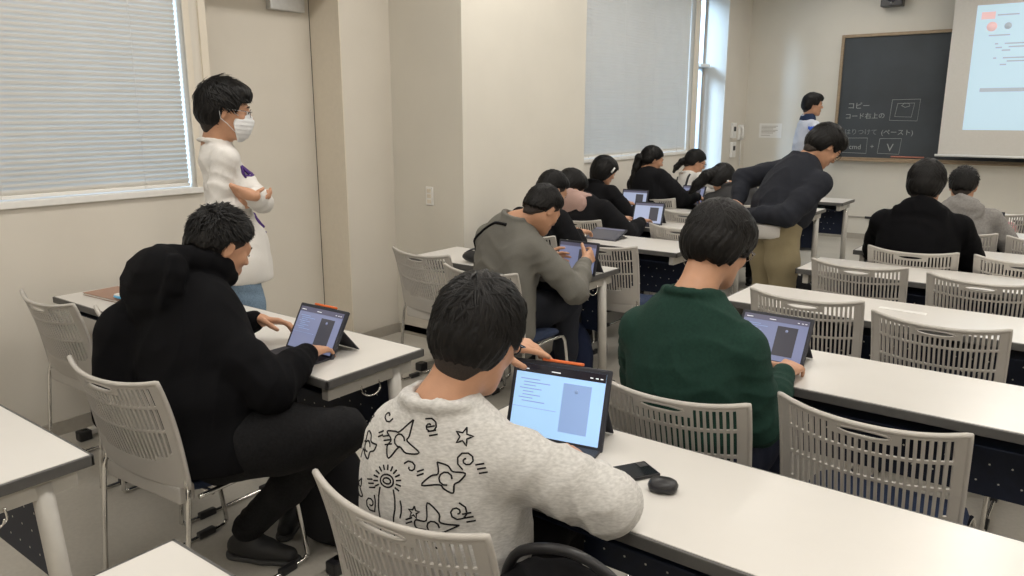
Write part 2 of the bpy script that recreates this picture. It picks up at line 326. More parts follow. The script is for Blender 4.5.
# ------------------------------------------------------------------ desks
ZD = .72
def make_desk(L, loc, label, hook_right=True):
    t = empty('classroom_desk', loc, 0, label, 'desk'); D = .45; h = L/2
    # tabletop with dark edge band
    MB().bx(-h+.008, h-.008, .008, D-.008, ZD-.024, ZD, .002).build('tabletop', M['top'], t)
    e = MB(); z0, z1 = ZD-.030, ZD-.0015
    e.bx(-h, h, 0, .010, z0, z1, .003); e.bx(-h, h, D-.010, D, z0, z1, .003); e.bx(-h, -h+.010, .0, D, z0, z1, .003); e.bx(h-.010, h, .0, D, z0, z1, .003)
    e.build('edge_band', M['edge'], t)
    for s in (-1, 1):
        x = s*(h-.05)
        MB().bx(x-.016, x+.016, .03, D-.03, ZD-.085, ZD-.03, .004).build('side_beam', M['frame'], t)
        lg = MB(); lg.tube([(x, D-.11, ZD-.05), (x, D-.075, .05)], .025, 12); lg.build('leg', M['frame'], t)
        ft = MB().box((x, D/2+.02, .035), (.045, D-.02, .03), None, .008).build('foot', M['frame'], t)
        for yy in (.04, D+.0): MB().box((x, yy, .025), (.052, .06, .05), None, .008).build('foot_cap', M['blackp'], ft)
        hk = MB().tube(curve([(x+s*.02, .17, ZD-.07), (x+s*.025, .17, ZD-.095), (x+s*.028, .20, ZD-.112), (x+s*.028, .235, ZD-.11), (x+s*.028, .245, ZD-.095)], 4), .003, 6)
        hk.tube(curve([(x+s*.02, .25, ZD-.07), (x+s*.026, .25, ZD-.10), (x+s*.028, .225, ZD-.112)], 4), .003, 6); hk.build('bag_hook', M['chrome'], t)
    MB().bx(-h+.07, h-.07, D-.085, D-.077, ZD-.36, ZD-.045, .002).build('modesty_panel', M['navy'], t)
    MB().bx(-h+.07, h-.07, .06, D-.09, ZD-.085, ZD-.079, .002).build('book_shelf', M['navy'], t)
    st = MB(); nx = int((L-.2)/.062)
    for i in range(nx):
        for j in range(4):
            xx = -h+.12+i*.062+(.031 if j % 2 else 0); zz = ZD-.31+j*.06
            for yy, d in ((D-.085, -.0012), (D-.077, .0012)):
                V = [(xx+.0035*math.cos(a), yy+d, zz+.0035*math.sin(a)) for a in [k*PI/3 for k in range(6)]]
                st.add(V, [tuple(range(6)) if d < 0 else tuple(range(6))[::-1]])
    st.build('hole_light_disc', M['holelight'], t)['kind'] = 'stuff'  # pale discs on a solid panel, coloured like light showing through perforations
    return t
LB = 'desk with dark edge and navy panel, '
desks = [
 (1.8, -.49, .26, 'white-topped desk whose corner fills the bottom edge of the photo'),
 (1.8, -2.82, .35, 'white-topped desk cut by the left edge, nearest in the left block'),
 (1.8, -.40, 1.28, 'long white-topped desk holding the phone, in front of the sweatshirt boy'),
 (1.8, -.40, 2.35, 'long white-topped desk in front of the boy in green'),
 (1.8, -.42, 3.34, 'empty white-topped desk with a paper slip lying on it'),
 (1.8, -.38, 4.30, 'empty white-topped desk right behind the black hoodie student'),
 (1.8, -.28, 5.13, 'white-topped desk at which the black hoodie student sits'),
 (1.8, -.28, 6.15, 'white-topped desk at which the grey hoodie student sits'),
 (1.8, -.28, 7.4, 'front white-topped desk of the right block, farthest at the right edge'),
 (1.96, -2.86, 1.505, 'white-topped desk with notebook in front of the black hoodie boy'),
 (1.2, -2.66, 3.27, 'short white-topped desk at which the grey overshirt man works'),
 (1.3, -2.66, 4.34, 'white-topped desk behind the navy-backed empty chair, two students leaning there'),
 (1.7, -2.90, 5.22, 'white-topped desk holding the laptop of the pink-hooded student'),
 (1.8, -2.90, 6.05, 'white-topped desk of the student with bobbed hair'),
 (1.8, -2.84, 6.85, 'white-topped desk at which the ponytailed student in black sits'),
 (1.8, -2.84, 7.86, 'foremost white-topped desk of the left block beside the front wall'),
]
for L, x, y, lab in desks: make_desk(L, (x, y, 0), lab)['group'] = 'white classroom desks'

# ------------------------------------------------------------------ chairs
def chair_back_mesh():
    nslot = 24; W = .225; um = .885
    us = [-1, -.97, -.93]; 
    pitch = 2*um/nslot
    for i in range(nslot):
        a = -um+i*pitch; us += [a+pitch*.26, a+pitch*.80]
    us += [.93, .97, 1]; us = sorted(us)
    ts = [0, .06, .14, .24, .29, .33, .40, .46, .535, .56, .63, .70, .765, .79, .84, .885, .915, .935, .960, 1.0]
    def P(u, t, off):
        w = W*(1-.03*(1-t)); a = u
        x = a*w; z = .46+.345*t+.012*t*abs(u)**3-.008*t*(1-u*u)
        y = -.185-.045*t-.03*t**3*abs(u)**2-.075*(1-u*u)*(0.35+.65*t)
        # outward normal approx
        dy = 2*.075*u*(0.35+.65*t)/w; nx, ny = -dy, 1; l = math.hypot(nx, ny)
        return (x+nx/l*off, y+ny/l*off, z)
    nu, ntt = len(us), len(ts)
    def filled(i, j):
        uc = (us[i]+us[i+1])/2; tc = (ts[j]+ts[j+1])/2
        if i >= nu-1: return False
        # handle opening
        if abs(uc) < .27 and .915 < tc < .960: return False
        lower = .24+.12*abs(uc)**3
        if lower < tc < (.955 if abs(uc) > .34 else .885) and abs(uc) < um:
            k = (uc+um)/pitch; fr = k-math.floor(k)
            slot = .26 <= fr <= .80
            band = (.535 < tc < .56) or (.765 < tc < .79)
            if slot and not band: return False
        return True
    V = []; F = []; th = .0045
    for s in (-th, th):
        for j in range(ntt):
            for i in range(nu): V.append(P(us[i], ts[j], s))
    n1 = nu*ntt
    fl = [[filled(i, j) for i in range(nu-1)] for j in range(ntt-1)]
    for j in range(ntt-1):
        for i in range(nu-1):
            if not fl[j][i]: continue
            a = j*nu+i; b = a+1; c = a+nu+1; d = a+nu
            F += [(a, b, c, d), (n1+d, n1+c, n1+b, n1+a)]
            if i == 0 or not fl[j][i-1]: F.append((d, n1+d, n1+a, a))
            if i == nu-2 or not fl[j][i+1]: F.append((b, n1+b, n1+c, c))
            if j == 0 or not fl[j-1][i]: F.append((a, n1+a, n1+b, b))
            if j == ntt-2 or not fl[j+1][i]: F.append((c, n1+c, n1+d, d))
    mb = MB(); mb.add(V, F)
    rim = [P(-1, t, 0) for t in ts] + [P(u, 1, 0) for u in us[1:-1]] + [P(1, t, 0) for t in ts[::-1]]
    mb.tube(rim, .0075, 8)
    hs = [P(.285*math.cos(a), .9375+.030*math.sin(a), -.003) for a in [k*2*PI/20 for k in range(20)]]
    mb.tube(hs, .0035, 6, closed=True)
    return mb
def make_chair():
    t = empty('chair', (0, 0, 0))
    chair_back_mesh().build('backrest', M['plast'], t)
    # seat cushion: superellipse, rounded
    V = []; F = []; n = 28; rings = [(0, 0.0), (.6, .0), (.9, -.002), (.98, -.010), (1.0, -.022), (.97, -.034), (.6, -.04), (0, -.04)]
    for rr, dz in rings:
        for k in range(n):
            a = 2*PI*k/n; c, s = math.cos(a), math.sin(a); e = .55
            x = .215*rr*math.copysign(abs(c)**e, c); y = .02+.205*rr*math.copysign(abs(s)**e, s)
            V.append((x, y, .452+dz-.03*max(0, (y-.1)/.12)**2+.01*(x/.2)**2))
    for i in range(len(rings)-1):
        for k in range(n): F.append((i*n+k, (i+1)*n+k, (i+1)*n+(k+1) % n, i*n+(k+1) % n))
    MB().add(V, F, True).build('seat', M['navyf'], t)
    fr = MB()
    for s in (-1, 1):
        x = .222*s
        pts = curve([(x*.93, -.19, .56), (x*.95, -.188, .47), (x, -.20, .40), (x, -.235, .06), (x, -.23, .018), (x, -.19, .010), (x, 0, .010), (x, .20, .010), (x, .235, .02), (x, .238, .06), (x*.98, .20, .33), (x*.96, .185, .395), (x*.94, .15, .412), (x*.93, 0, .414), (x*.93, -.15, .415)], 5)
        lg = MB().tube(pts, .0085, 8); o = lg.build('leg', M['chrome'], t)
        for yy in (-.13, .15): MB().box((x, yy, .014), (.026, .07, .026), None, .006).build('floor_glide', M['blackp'], o)
    for y in (-.10, .12): fr.cyl((-.205, y, .408), (.205, y, .408), .008, 8)
    fr.build('seat_support', M['chrome'], t)
    MB().bx(-.19, .19, -.205, -.150, .405, .46, .008).build('back_bracket', M['plast'], t)
    return t
chairs = [ # x, y of backrest top, z-rotation, label
 (-1.01, .955, .04, 'grey slatted chair the sweatshirt boy sits on, bottom centre'),
 (-.87, 1.86, .04, 'grey slatted chair the boy in green sits on'),
 (-.385, 2.0, -.02, 'empty grey slatted chair right of the boy in green, largest on the right'),
 (.26, 1.97, 0, 'chair cut by the right edge next to the big empty chair, seat low'),
 (-.915, 3.24, .05, 'empty grey chair directly behind the green boy\'s tablet'),
 (-.40, 3.12, -.02, 'empty grey chair right of the one behind the green boy\'s tablet'),
 (-.915, 4.12, .02, 'empty grey chair left of pair facing the desk behind the black hoodie student'),
 (-.365, 4.06, -.02, 'empty grey chair right of pair facing the desk behind the black hoodie student'),
 (-.78, 4.74, .03, 'grey chair the right-block black hoodie student sits on'),
 (-.25, 4.75, 0, 'empty grey chair beside the right-block black hoodie student'),
 (-.69, 5.68, .02, 'grey chair the grey hoodie student sits on'),
 (-.18, 5.63, 0, 'empty grey chair at right edge beside the grey hoodie student'),
 (-.60, 7.0, .1, 'grey chair beyond the grey hoodie student with white papers on it'),
 (-3.40, 1.31, .03, 'empty grey chair nearest the left wall, below the near blind'),
 (-2.86, 1.36, 0, 'grey chair mostly hidden behind the black hoodie boy by the notebook desk'),
 (-2.255, 1.015, .08, 'grey chair the near black hoodie boy sits on, leftmost in front'),
 (-2.935, 3.04, -.06, 'empty grey chair with navy seat in front of the pilaster'),
 (-2.355, 2.85, .02, 'grey chair the man in grey overshirt sits on'),
 (-2.27, 3.86, .08, 'empty grey chair right beside the grey overshirt man\'s tablet'),
 (-2.86, 3.92, 0, 'grey chair of the student with white scarf, half hidden'),
 (-2.22, 4.82, .0, 'empty grey chair right of the pink-hooded student'),
 (-3.02, 4.74, 0, 'grey chair the pink-hooded student sits on'),
 (-2.55, 5.64, .05, 'empty grey chair right of the bobbed student, at her desk'),
 (-3.46, 5.62, 0, 'grey chair the bobbed student sits on'),
 (-2.45, 6.42, -.1, 'grey chair the far bowed girl with earphone sits on'),
 (-3.24, 6.40, .05, 'grey chair the ponytailed student in black sits on'),
 (-3.14, 7.42, 0, 'farthest grey chair, under the student in white top'),
]
c0 = make_chair()
for i, (x, y, rz, lab) in enumerate(chairs):
    c = c0 if i == 0 else copy_tree(c0)
    c.location = (x+math.sin(rz)*-.26, y+.26, 0); c.rotation_euler = (0, 0, rz)
    tag(c, lab, 'chair', 'grey slatted classroom chairs')

# ------------------------------------------------------------------ tablets
scr = {
 'bright': mat('bright_screen', (.25, .4, .55), .15, emit=.78, ecol=(.42, .68, 1.0)),
 'dim': mat('dim_screen', (.12, .13, .2), .15, emit=.30, ecol=(.55, .62, 1.0)),
 'mid': mat('mid_screen', (.2, .22, .3), .15, emit=.50, ecol=(.62, .72, 1.0)),
 'panel': mat('screen_panel_dark', (.05, .05, .06), .2, emit=.05, ecol=(.8, .8, 1)),
 'bar': mat('screen_bar', (.01, .01, .015), .2, emit=.02, ecol=(.5, .5, .7)),
 'panelb': mat('screen_panel_blue', (.2, .3, .5), .2, emit=.50, ecol=(.36, .53, .92)),
 'code': mat('screen_code', (.15, .2, .3), .3, emit=.45, ecol=(.38, .55, .95)),
 'white': mat('screen_white', (.6, .6, .6), .3, emit=.6, ecol=(.9, .95, 1))}
orange = mat('orange_stylus', (.75, .16, .04), .4, noise=.03); dkp = mat('purple_grey_screen', (.1, .1, .15), .3, emit=.1, ecol=(.5, .5, .8))
def tablet(loc, yaw, tilt, label, style='dim', stylus=False, panel='panel', kb=True, w=.25, h=.178, small=False):
    t = empty('tablet', loc, yaw, label, 'tablet')
    Rt = Matrix.Rotation(-tilt, 3, 'X')   # top leans away (+y)
    def B(mb, x0, x1, z0, z1, y0, y1, bev=0): mb.box(Rt @ Vector(((x0+x1)/2, (y0+y1)/2, (z0+z1)/2)), (x1-x0, y1-y0, z1-z0), Rt, bev); return mb
    B(MB(), -w/2, w/2, 0, h, -.001, .013, .005).build('tablet_case', M['casem'], t)
    s = B(MB(), -w/2+.012, w/2-.012, .012, h-.012, -.0022, -.0008).build('screen', scr[style], t)
    W_, Hh = w-.024, h-.024
    def R(a, b, c, d, m, nm, y=-.0030):
        B(MB(), -W_/2+a*W_, -W_/2+b*W_, .012+c*Hh, .012+d*Hh, y, -.0022).build(nm, m, s)
    R(0, 1, .88, 1, scr['bar'] if style == 'bright' else dkp, 'menu_bar')
    R(.55, .86, .12, .80, scr[panel], 'preview_panel')
    if not small:
        mb = MB(); 
        for k in range(8):
            ln = [.22, .30, .14, .25, .12, .2, .16, .26][k]; z = .012+(.78-.045*k)*Hh; x = -W_/2+(.06+.04*(k % 3 > 0))*W_
            B(mb, x, x+ln*W_, z, z+.002, -.0030, -.0022)
        B(mb, -W_/2, -W_/2+.5*W_, .012+.38*Hh, .012+.385*Hh, -.003, -.0022); mb.build('code_line', scr['code'], s)
        for (a, b) in ((.04, .14), (.4, .5), (.83, .86), (.89, .92), (.94, .97)): B(MB(), -W_/2+a*W_, -W_/2+b*W_, .012+.92*Hh, .012+.935*Hh, -.0036, -.0030).build('menu_mark', scr['white'], s)
        mb = MB(); c = Rt @ Vector((-W_/2+.70*W_, -.0034, .012+.70*Hh)); n_ = Rt @ Vector((0, -.0006, 0)); mb.cyl(c, c+n_, .005, 12); mb.build('panel_icon', scr['code' if panel == 'panelb' else 'dim'], s)
    # kickstand: hinged plate behind
    top = Rt @ Vector((0, .013, h*.62)); foot = Vector((0, top.y+.075, .002)); d = (foot-top); L = d.length
    ang = math.atan2(d.y, -d.z)
    Rk = Matrix.Rotation(ang, 3, 'X')
    MB().box((top+foot)/2, (w*.92, .004, L), Rk, .0015).build('kickstand', M['casem'], t)
    if kb:
        MB().box((0, -.075, .004), (w*.98, .145, .007), None, .002).build('keyboard_cover', M['casem'], t)
    if stylus:
        c = Rt @ Vector((.0, .006, h+.0045)); MB().box(c, (.115, .010, .008), Rt, .003).build('stylus', orange, t)
    return t
TZ = ZD+.001
tablet((-1.038, 1.542, TZ), .20, math.radians(19), 'bright blue-lit tablet held by the sweatshirt boy, orange stylus on top', 'bright', True, 'panelb', w=.272, h=.208)
tablet((-2.165, 1.655, TZ), .02, math.radians(30), 'dim-screened tablet with red-orange stylus before the near black hoodie boy', 'dim', True)
tablet((-.83, 2.54, TZ), -.02, math.radians(30), 'dark-cased tablet beside the hand of the boy in green', 'dim')
tablet((-2.17, 3.42, TZ), .0, math.radians(14), 'tablet gripped by the man in the grey overshirt', 'dim', small=True)
tablet((-2.76, 5.38, TZ), .10, math.radians(20), 'open tablet facing the pink-hooded student, screen with dark box', 'mid', small=True)
tablet((-3.33, 6.22, TZ), .10, math.radians(16), 'tablet in front of the bobbed student', 'mid', small=True)
tablet((-3.12, 6.98, TZ), -.1, math.radians(24), 'grey-screened tablet right of the ponytailed student in black', 'dim', small=True)
tablet((-.62, 6.30, TZ), -.1, math.radians(18), 'tablet showing past the grey hoodie student\'s shoulder', 'dim', small=True)
tablet((-2.66, 4.50, TZ), .0, math.radians(70), 'dark-screened tablet lying low on the desk before the white-scarf student', 'panel', small=True, kb=False)

# ------------------------------------------------------------------ small things on desks
def flat_thing(name, loc, rz, lab, cat, parts):
    t = empty(name, loc, rz, lab, cat)
    for nm, mb, m in parts: mb.build(nm, m, t)
    return t
flat_thing('smartphone', (-.80, 1.50, ZD), -.55, 'black smartphone lying face up beside the bright tablet', 'phone',
 [('phone_body', MB().bx(-.037, .037, -.075, .075, .0005, .009, .004), M['blackp']), ('phone_screen', MB().bx(-.034, .034, -.071, .071, .0088, .0094, .0002), mat('phone_glass', (.012, .013, .016), .08, noise=.05)), ('camera_bump', MB().bx(-.03, -.008, .045, .068, .009, .010), M['blackp'])])
cs = MB()
V = []; F = []; n = 24; rings = [(0, .0), (.75, 0), (.95, .004), (1, .012), (.93, .021), (.7, .026), (0, .028)]
for rr, z in rings:
    for k in range(n):
        a = 2*PI*k/n; V.append((.033*rr*math.copysign(abs(math.cos(a))**.7, math.cos(a)), .026*rr*math.copysign(abs(math.sin(a))**.7, math.sin(a)), z+.0005))
for i in range(len(rings)-1):
    for k in range(n): F.append((i*n+k, i*n+(k+1) % n, (i+1)*n+(k+1) % n, (i+1)*n+k))
cs.add(V, F, True)
flat_thing('earbud_case', (-.695, 1.485, ZD), .3, 'rounded black earbud case next to the smartphone', 'case', [('case_body', cs, M['blackp']), ('case_seam', MB().tube([(.0334*math.copysign(abs(math.cos(k*PI/12))**.7, math.cos(k*PI/12)), .0264*math.copysign(abs(math.sin(k*PI/12))**.7, math.sin(k*PI/12)), .0145) for k in range(24)], .0006, 4, closed=True), M['casem'])])
brown = mat('brown_cover', (.34, .21, .155), .6, noise=.05)
flat_thing('notebook', (-3.60, 1.70, ZD), .06, 'brown-covered notebook lying on the desk by the left wall', 'notebook', [('cover', MB().bx(-.16, .16, -.085, .085, .010, .013, .001), brown), ('pages', MB().bx(-.157, .157, -.082, .082, .002, .010), M['white']), ('back_cover', MB().bx(-.16, .16, -.085, .085, .0005, .0025, .001), brown)])
flat_thing('pencil_pouch', (-3.44, 1.66, ZD+.0145), .35, 'small light blue and white pouch on the brown notebook', 'pouch', [('pouch_body', MB().ball((0, 0, .012), 1, (.075, .03, .012), None, 20, 10), mat('sky_blue', (.10, .42, .72), .5, noise=.05)), ('zip_band', MB().ball((0, 0, .019), 1, (.072, .026, .009), None, 20, 10), M['white'])])
flat_thing('paper_slip', (-.60, 3.61, ZD), -.06, 'narrow white paper slip on the empty desk', 'paper', [('sheet', MB().bx(-.10, .09, -.018, .018, .0005, .0022), M['white']), ('fold', MB().bx(-.10, .09, .004, .008, .0022, .0034), M['white'])])
for (x, y, lab, sc) in ((-2.80, 3.36, 'black crumpled pouch on the desk left of the grey overshirt man', 1.0), (-2.30, 5.36, 'dark round pouch on the desk behind the empty chair', .85)):
    t = empty('dark_pouch', (x, y, ZD), .3, lab, 'pouch')
    MB().ball((0, 0, .035*sc), 1, (.085*sc, .05*sc, .035*sc), None, 18, 10).build('pouch_body', M['blackp'], t); MB().tube(curve([(-.07*sc, 0, .05*sc), (0, -.01, .082*sc), (.07*sc, 0, .05*sc)], 5), .006, 6).build('handle', M['casem'], t)
t = empty('tote_bag', (-.60, 7.24, .455), .15, 'white and pink tote bag slumped on the far right chair', 'bag')
MB().ball((0, -.02, .15), 1, (.15, .07, .17), None, 20, 12).build('bag_body', M['white'], t); MB().ball((.05, -.035, .20), 1, (.09, .062, .08), None, 16, 10).build('pink_print', mat('pink_print', (.6, .28, .30), .7, noise=.2), t)
MB().tube(curve([(-.07, 0, .26), (-.05, -.04, .31), (.04, -.04, .31), (.07, 0, .27)], 5), .006, 6).build('bag_strap', M['white'], t)

# ------------------------------------------------------------------ implicit-surface modeller for people and soft things
f32 = np.float32
class Vol:
    """smooth union of rounded primitives, meshed with surface nets"""
    def __init__(s, h): s.h = h; s.p = []
    def cone(s, a, b, ra, rb, k=.02, op=1): s.p.append(('c', np.array(a, float), np.array(b, float), ra, rb, k, op)); return s
    def ell(s, c, r, R=None, k=.02, op=1):
        s.p.append(('e', np.array(c, float), np.array(r, float), np.eye(3) if R is None else np.array(R, float), 0, k, op)); return s
    def chain(s, pts, rs, k=.02, op=1):
        for i in range(len(pts)-1): s.cone(pts[i], pts[i+1], rs[i], rs[i+1], k, op)
        return s
    def bounds(s):
        lo = np.full(3, 1e9); hi = -lo
        for q in s.p:
            if q[6] < 0: continue
            if q[0] == 'c': r = max(q[3], q[4]); l = np.minimum(q[1], q[2])-r; u = np.maximum(q[1], q[2])+r
            else: e = np.sqrt(((q[3]*q[2][None, :])**2).sum(1)); l = q[1]-e; u = q[1]+e
            lo = np.minimum(lo, l); hi = np.maximum(hi, u)
        return lo-3*s.h-.015, hi+3*s.h+.015
    def mesh(s, disp=None, cut=None):
        h = s.h; lo, hi = s.bounds(); n = np.ceil((hi-lo)/h).astype(int)+1
        F = np.full(n, .5, f32); ax = [(lo[i]+h*np.arange(n[i])).astype(f32) for i in range(3)]
        for q in s.p:
            k = q[5]; mg = k+3*h
            if q[0] == 'c': r = max(q[3], q[4]); l = np.minimum(q[1], q[2])-r; u = np.maximum(q[1], q[2])+r
            else: e = np.sqrt(((q[3]*q[2][None, :])**2).sum(1)); l = q[1]-e; u = q[1]+e
            i0 = np.maximum(((l-mg-lo)/h).astype(int), 0); i1 = np.minimum(((u+mg-lo)/h).astype(int)+2, n)
            if (i1 <= i0).any(): continue
            X = ax[0][i0[0]:i1[0], None, None]; Y = ax[1][None, i0[1]:i1[1], None]; Z = ax[2][None, None, i0[2]:i1[2]]
            if q[0] == 'c':
                a, b = q[1], q[2]; ab = b-a; L = max(float(ab @ ab), 1e-9)
                t = np.clip(((X-f32(a[0]))*f32(ab[0])+(Y-f32(a[1]))*f32(ab[1])+(Z-f32(a[2]))*f32(ab[2]))/f32(L), 0, 1)
                d = np.sqrt((X-f32(a[0])-t*f32(ab[0]))**2+(Y-f32(a[1])-t*f32(ab[1]))**2+(Z-f32(a[2])-t*f32(ab[2]))**2)-(f32(q[3])+t*f32(q[4]-q[3]))
            else:
                c, r, R = q[1], q[2], q[3]; dx, dy, dz = X-f32(c[0]), Y-f32(c[1]), Z-f32(c[2])
                k0 = 0; k1 = 0
                for j in range(3):
                    pj = dx*f32(R[0, j])+dy*f32(R[1, j])+dz*f32(R[2, j]); k0 = k0+(pj/f32(r[j]))**2; k1 = k1+(pj/f32(r[j]**2))**2
                k0 = np.sqrt(k0); d = k0*(k0-1)/np.maximum(np.sqrt(k1), 1e-6)
            B = F[i0[0]:i1[0], i0[1]:i1[1], i0[2]:i1[2]]
            if q[6] > 0:
                hh = np.clip(.5+.5*(B-d)/k, 0, 1); B[...] = B+(d-B)*hh-k*hh*(1-hh)
            else:
                dd = -d; hh = np.clip(.5-.5*(B-dd)/k, 0, 1); B[...] = B+(dd-B)*hh+k*hh*(1-hh)
        if disp or cut:
            I = np.nonzero(np.abs(F) < .035)
            P = np.stack([ax[i][I[i]] for i in range(3)], 1)
            v = F[I]
            if disp: v = v-disp(P)
            if cut: v = np.maximum(v, cut(P))
            F[I] = v
            if cut:
                I = np.nonzero(F < -.034); P = np.stack([ax[i][I[i]] for i in range(3)], 1); F[I] = np.maximum(F[I], cut(P))
        return s.nets(F, lo, h)
    @staticmethod
    def nets(F, lo, h):
        S_ = F < 0; n = F.shape
        c = [(i, j, k) for i in (0, 1) for j in (0, 1) for k in (0, 1)]
        sl = lambda o: tuple(slice(o[i], n[i]-1+o[i]) for i in range(3))
        al = S_[sl(c[0])].copy(); an = al.copy()
        for o in c[1:]: al &= S_[sl(o)]; an |= S_[sl(o)]
        act = an & ~al; idx = np.argwhere(act); m = len(idx)
        ids = np.full(act.shape, -1, np.int32); ids[act] = np.arange(m)
        acc = np.zeros((m, 3)); cnt = np.zeros(m)
        for a in c:
            for d in range(3):
                if a[d] == 1: continue
                b = list(a); b[d] = 1
                fa = F[tuple((idx+a).T)]; fb = F[tuple((idx+b).T)]
                cr = (fa < 0) != (fb < 0); t = np.where(cr, fa/np.where(cr, fa-fb, 1), 0)
                p = np.tile(np.array(a, float), (m, 1)); p[:, d] += t
                acc[cr] += p[cr]; cnt[cr] += 1
        V = (idx+acc/cnt[:, None])*h+lo
        Fc = []
        for d in range(3):
            e, g = (d+1) % 3, (d+2) % 3
            s0 = [slice(None)]*3; s1 = [slice(None)]*3; s0[d] = slice(0, n[d]-1); s1[d] = slice(1, n[d])
            A, B = S_[tuple(s0)], S_[tuple(s1)]; E = np.argwhere(A != B)
            E = E[(E[:, e] > 0) & (E[:, g] > 0) & (E[:, e] < n[e]-1) & (E[:, g] < n[g]-1)]
            inside = A[tuple(E.T)]
            q = []
            for (de, dg) in ((-1, -1), (0, -1), (0, 0), (-1, 0)):
                o = E.copy(); o[:, e] += de; o[:, g] += dg; q.append(ids[tuple(o.T)])
            q = np.stack(q, 1); q[~inside] = q[~inside][:, ::-1]
            Fc.append(q)
        return V, np.concatenate(Fc)
def relax(V, F, it=2, lam=.5):
    e = np.concatenate([F[:, [0, 1]], F[:, [1, 2]], F[:, [2, 3]], F[:, [3, 0]]]); e = np.concatenate([e, e[:, ::-1]])
    cnt = np.bincount(e[:, 0], minlength=len(V)).astype(float); cnt[cnt == 0] = 1
    for _ in range(it):
        A = np.stack([np.bincount(e[:, 0], weights=V[e[:, 1], i], minlength=len(V)) for i in range(3)], 1)/cnt[:, None]
        V = V+lam*(A-V)
    return V
def nobj(name, V, F, m, parent, origin, it=2, lam=.5):
    V = relax(V, F, it, lam); V = V-np.array(origin)
    me = bpy.data.meshes.new(name); me.vertices.add(len(V)); me.vertices.foreach_set('co', V.astype(f32).ravel())
    me.loops.add(F.size); me.loops.foreach_set('vertex_index', F.astype(np.int32).ravel())
    me.polygons.add(len(F)); me.polygons.foreach_set('loop_start', np.arange(0, F.size, 4, dtype=np.int32)); me.polygons.foreach_set('loop_total', np.full(len(F), 4, np.int32))
    me.update(calc_edges=True); me.validate(); me.polygons.foreach_set('use_smooth', [True]*len(me.polygons)); me.materials.append(m)
    o = bpy.data.objects.new(name, me); COL.objects.link(o); o.parent = parent; return o

def nrm(v): v = np.array(v, float); return v/max(np.linalg.norm(v), 1e-9)
def basis(yaw, pitch=0, roll=0):
    """columns: right, forward, up.  yaw: left turn from +y; pitch: nod down; roll: tilt to the right"""
    R = Matrix.Rotation(yaw, 3, 'Z') @ Matrix.Rotation(-pitch, 3, 'X') @ Matrix.Rotation(roll, 3, 'Y')
    return np.array(R)
def wrinkle(amp, sc, seed, aniso=(1, 1, .6)):
    r = np.random.default_rng(seed); K = r.normal(size=(5, 3)); K /= np.linalg.norm(K, axis=1)[:, None]; ph = r.uniform(0, 6.28, 5); A_ = np.array(aniso)
    def fn(P):
        Q = P*A_*sc
        wv = 1.6*np.sin(Q @ K[0]*1.1+ph[0])+1.1*np.sin(Q @ K[1]*1.9+ph[1])
        a = np.sin(Q @ K[2]*2.3+wv+ph[2]); b = np.sin(Q @ K[3]*3.1-wv*.8+ph[3]); m = .5+.5*np.sin(Q @ K[4]*1.0+ph[4])
        return (amp*((1-np.abs(a))**2*m*1.3-.3+.45*(1-np.abs(b))**2*(1-m))).astype(f32)
    return fn
def folds(lst):
    """lst: (centre, axis, wavelength, amplitude, radius)"""
    def fn(P):
        v = 0
        for c, a, wl_, am, rd in lst:
            D = P-np.array(c, dtype=f32); a = nrm(a)
            s = D @ a; o = nrm(np.cross(a, [.3, .5, .8]))
            ph_ = PI*s/wl_+1.4*np.sin((D @ o)*17+c[0]*40)+c[2]*31+.8*np.sin((D @ np.cross(a, o))*26)
            v = v+am*(1.5*(1-np.abs(np.sin(ph_)))**1.8-.5)*np.exp(-(D**2).sum(1)/rd**2)
        return v.astype(f32) if not isinstance(v, int) else 0
    return fn

def ik(a, b, l1, l2, pole):
    a, b = np.array(a, float), np.array(b, float); d = b-a; D = np.linalg.norm(d)
    if D > .985*(l1+l2): D2 = .985*(l1+l2); b = a+d/D*D2; D = D2; d = b-a
    u = d/D; x = (l1*l1-l2*l2+D*D)/(2*D); hgt = math.sqrt(max(l1*l1-x*x, 0)); p = np.array(pole, float); p = p-u*(p @ u); return a+u*x+nrm(p)*hgt, b

def hand(v, W, d, n, curl, s, sc=1.0, spread=1.0, thumb=.3, k=.004, fcurl=None):
    d = nrm(d); n = nrm(np.array(n)-d*(np.array(n) @ d)); l = -np.cross(n, d)*s; W = np.array(W, float)
    offs = [.027, .009, -.009, -.026]; ln = [.070, .079, .073, .058]; kn = []
    for i in range(4):
        K = W+(d*(.088-.004*abs(i-1))+l*offs[i])*sc; kn.append(K)
        v.cone(W+l*offs[i]*.55*sc+d*.008*sc, K, .0145*sc, .0105*sc, .012)
    v.cone(W-d*.03*sc, W+d*.02*sc, .024*sc, .022*sc, .015)
    for i in range(4):
        p = kn[i]; ang = 0; cl = fcurl[i] if fcurl else curl*(1+.1*(i-1)); lat = l*offs[i]*2.2*spread
        r = .0088*sc if i < 3 else .0078*sc
        for j, (fr, bd) in enumerate(((.45, .8), (.30, 1.05), (.25, .7))):
            ang += cl*bd; dd = nrm(d*math.cos(ang)+n*math.sin(ang)+lat*math.cos(ang))
            q = p+dd*ln[i]*fr*sc; v.cone(p, q, r*(1-.08*j), r*(1-.08*(j+1)), k); p = q
    b = W+(d*.022+l*.026)*sc; dirs = [nrm(d*.62+l*.75+n*.25), nrm(d*.85+l*(.55-thumb*.4)+n*(.2+thumb)), nrm(d*.95+l*(.25-thumb*.8)+n*(.2+thumb))]
    for j, L in enumerate((.042, .032, .027)):
        q = b+dirs[j]*L*sc; v.cone(b, q, (.0145, .0105, .0095)[j]*sc, (.0105, .0095, .0078)[j]*sc, .008 if j == 0 else .003); b = q

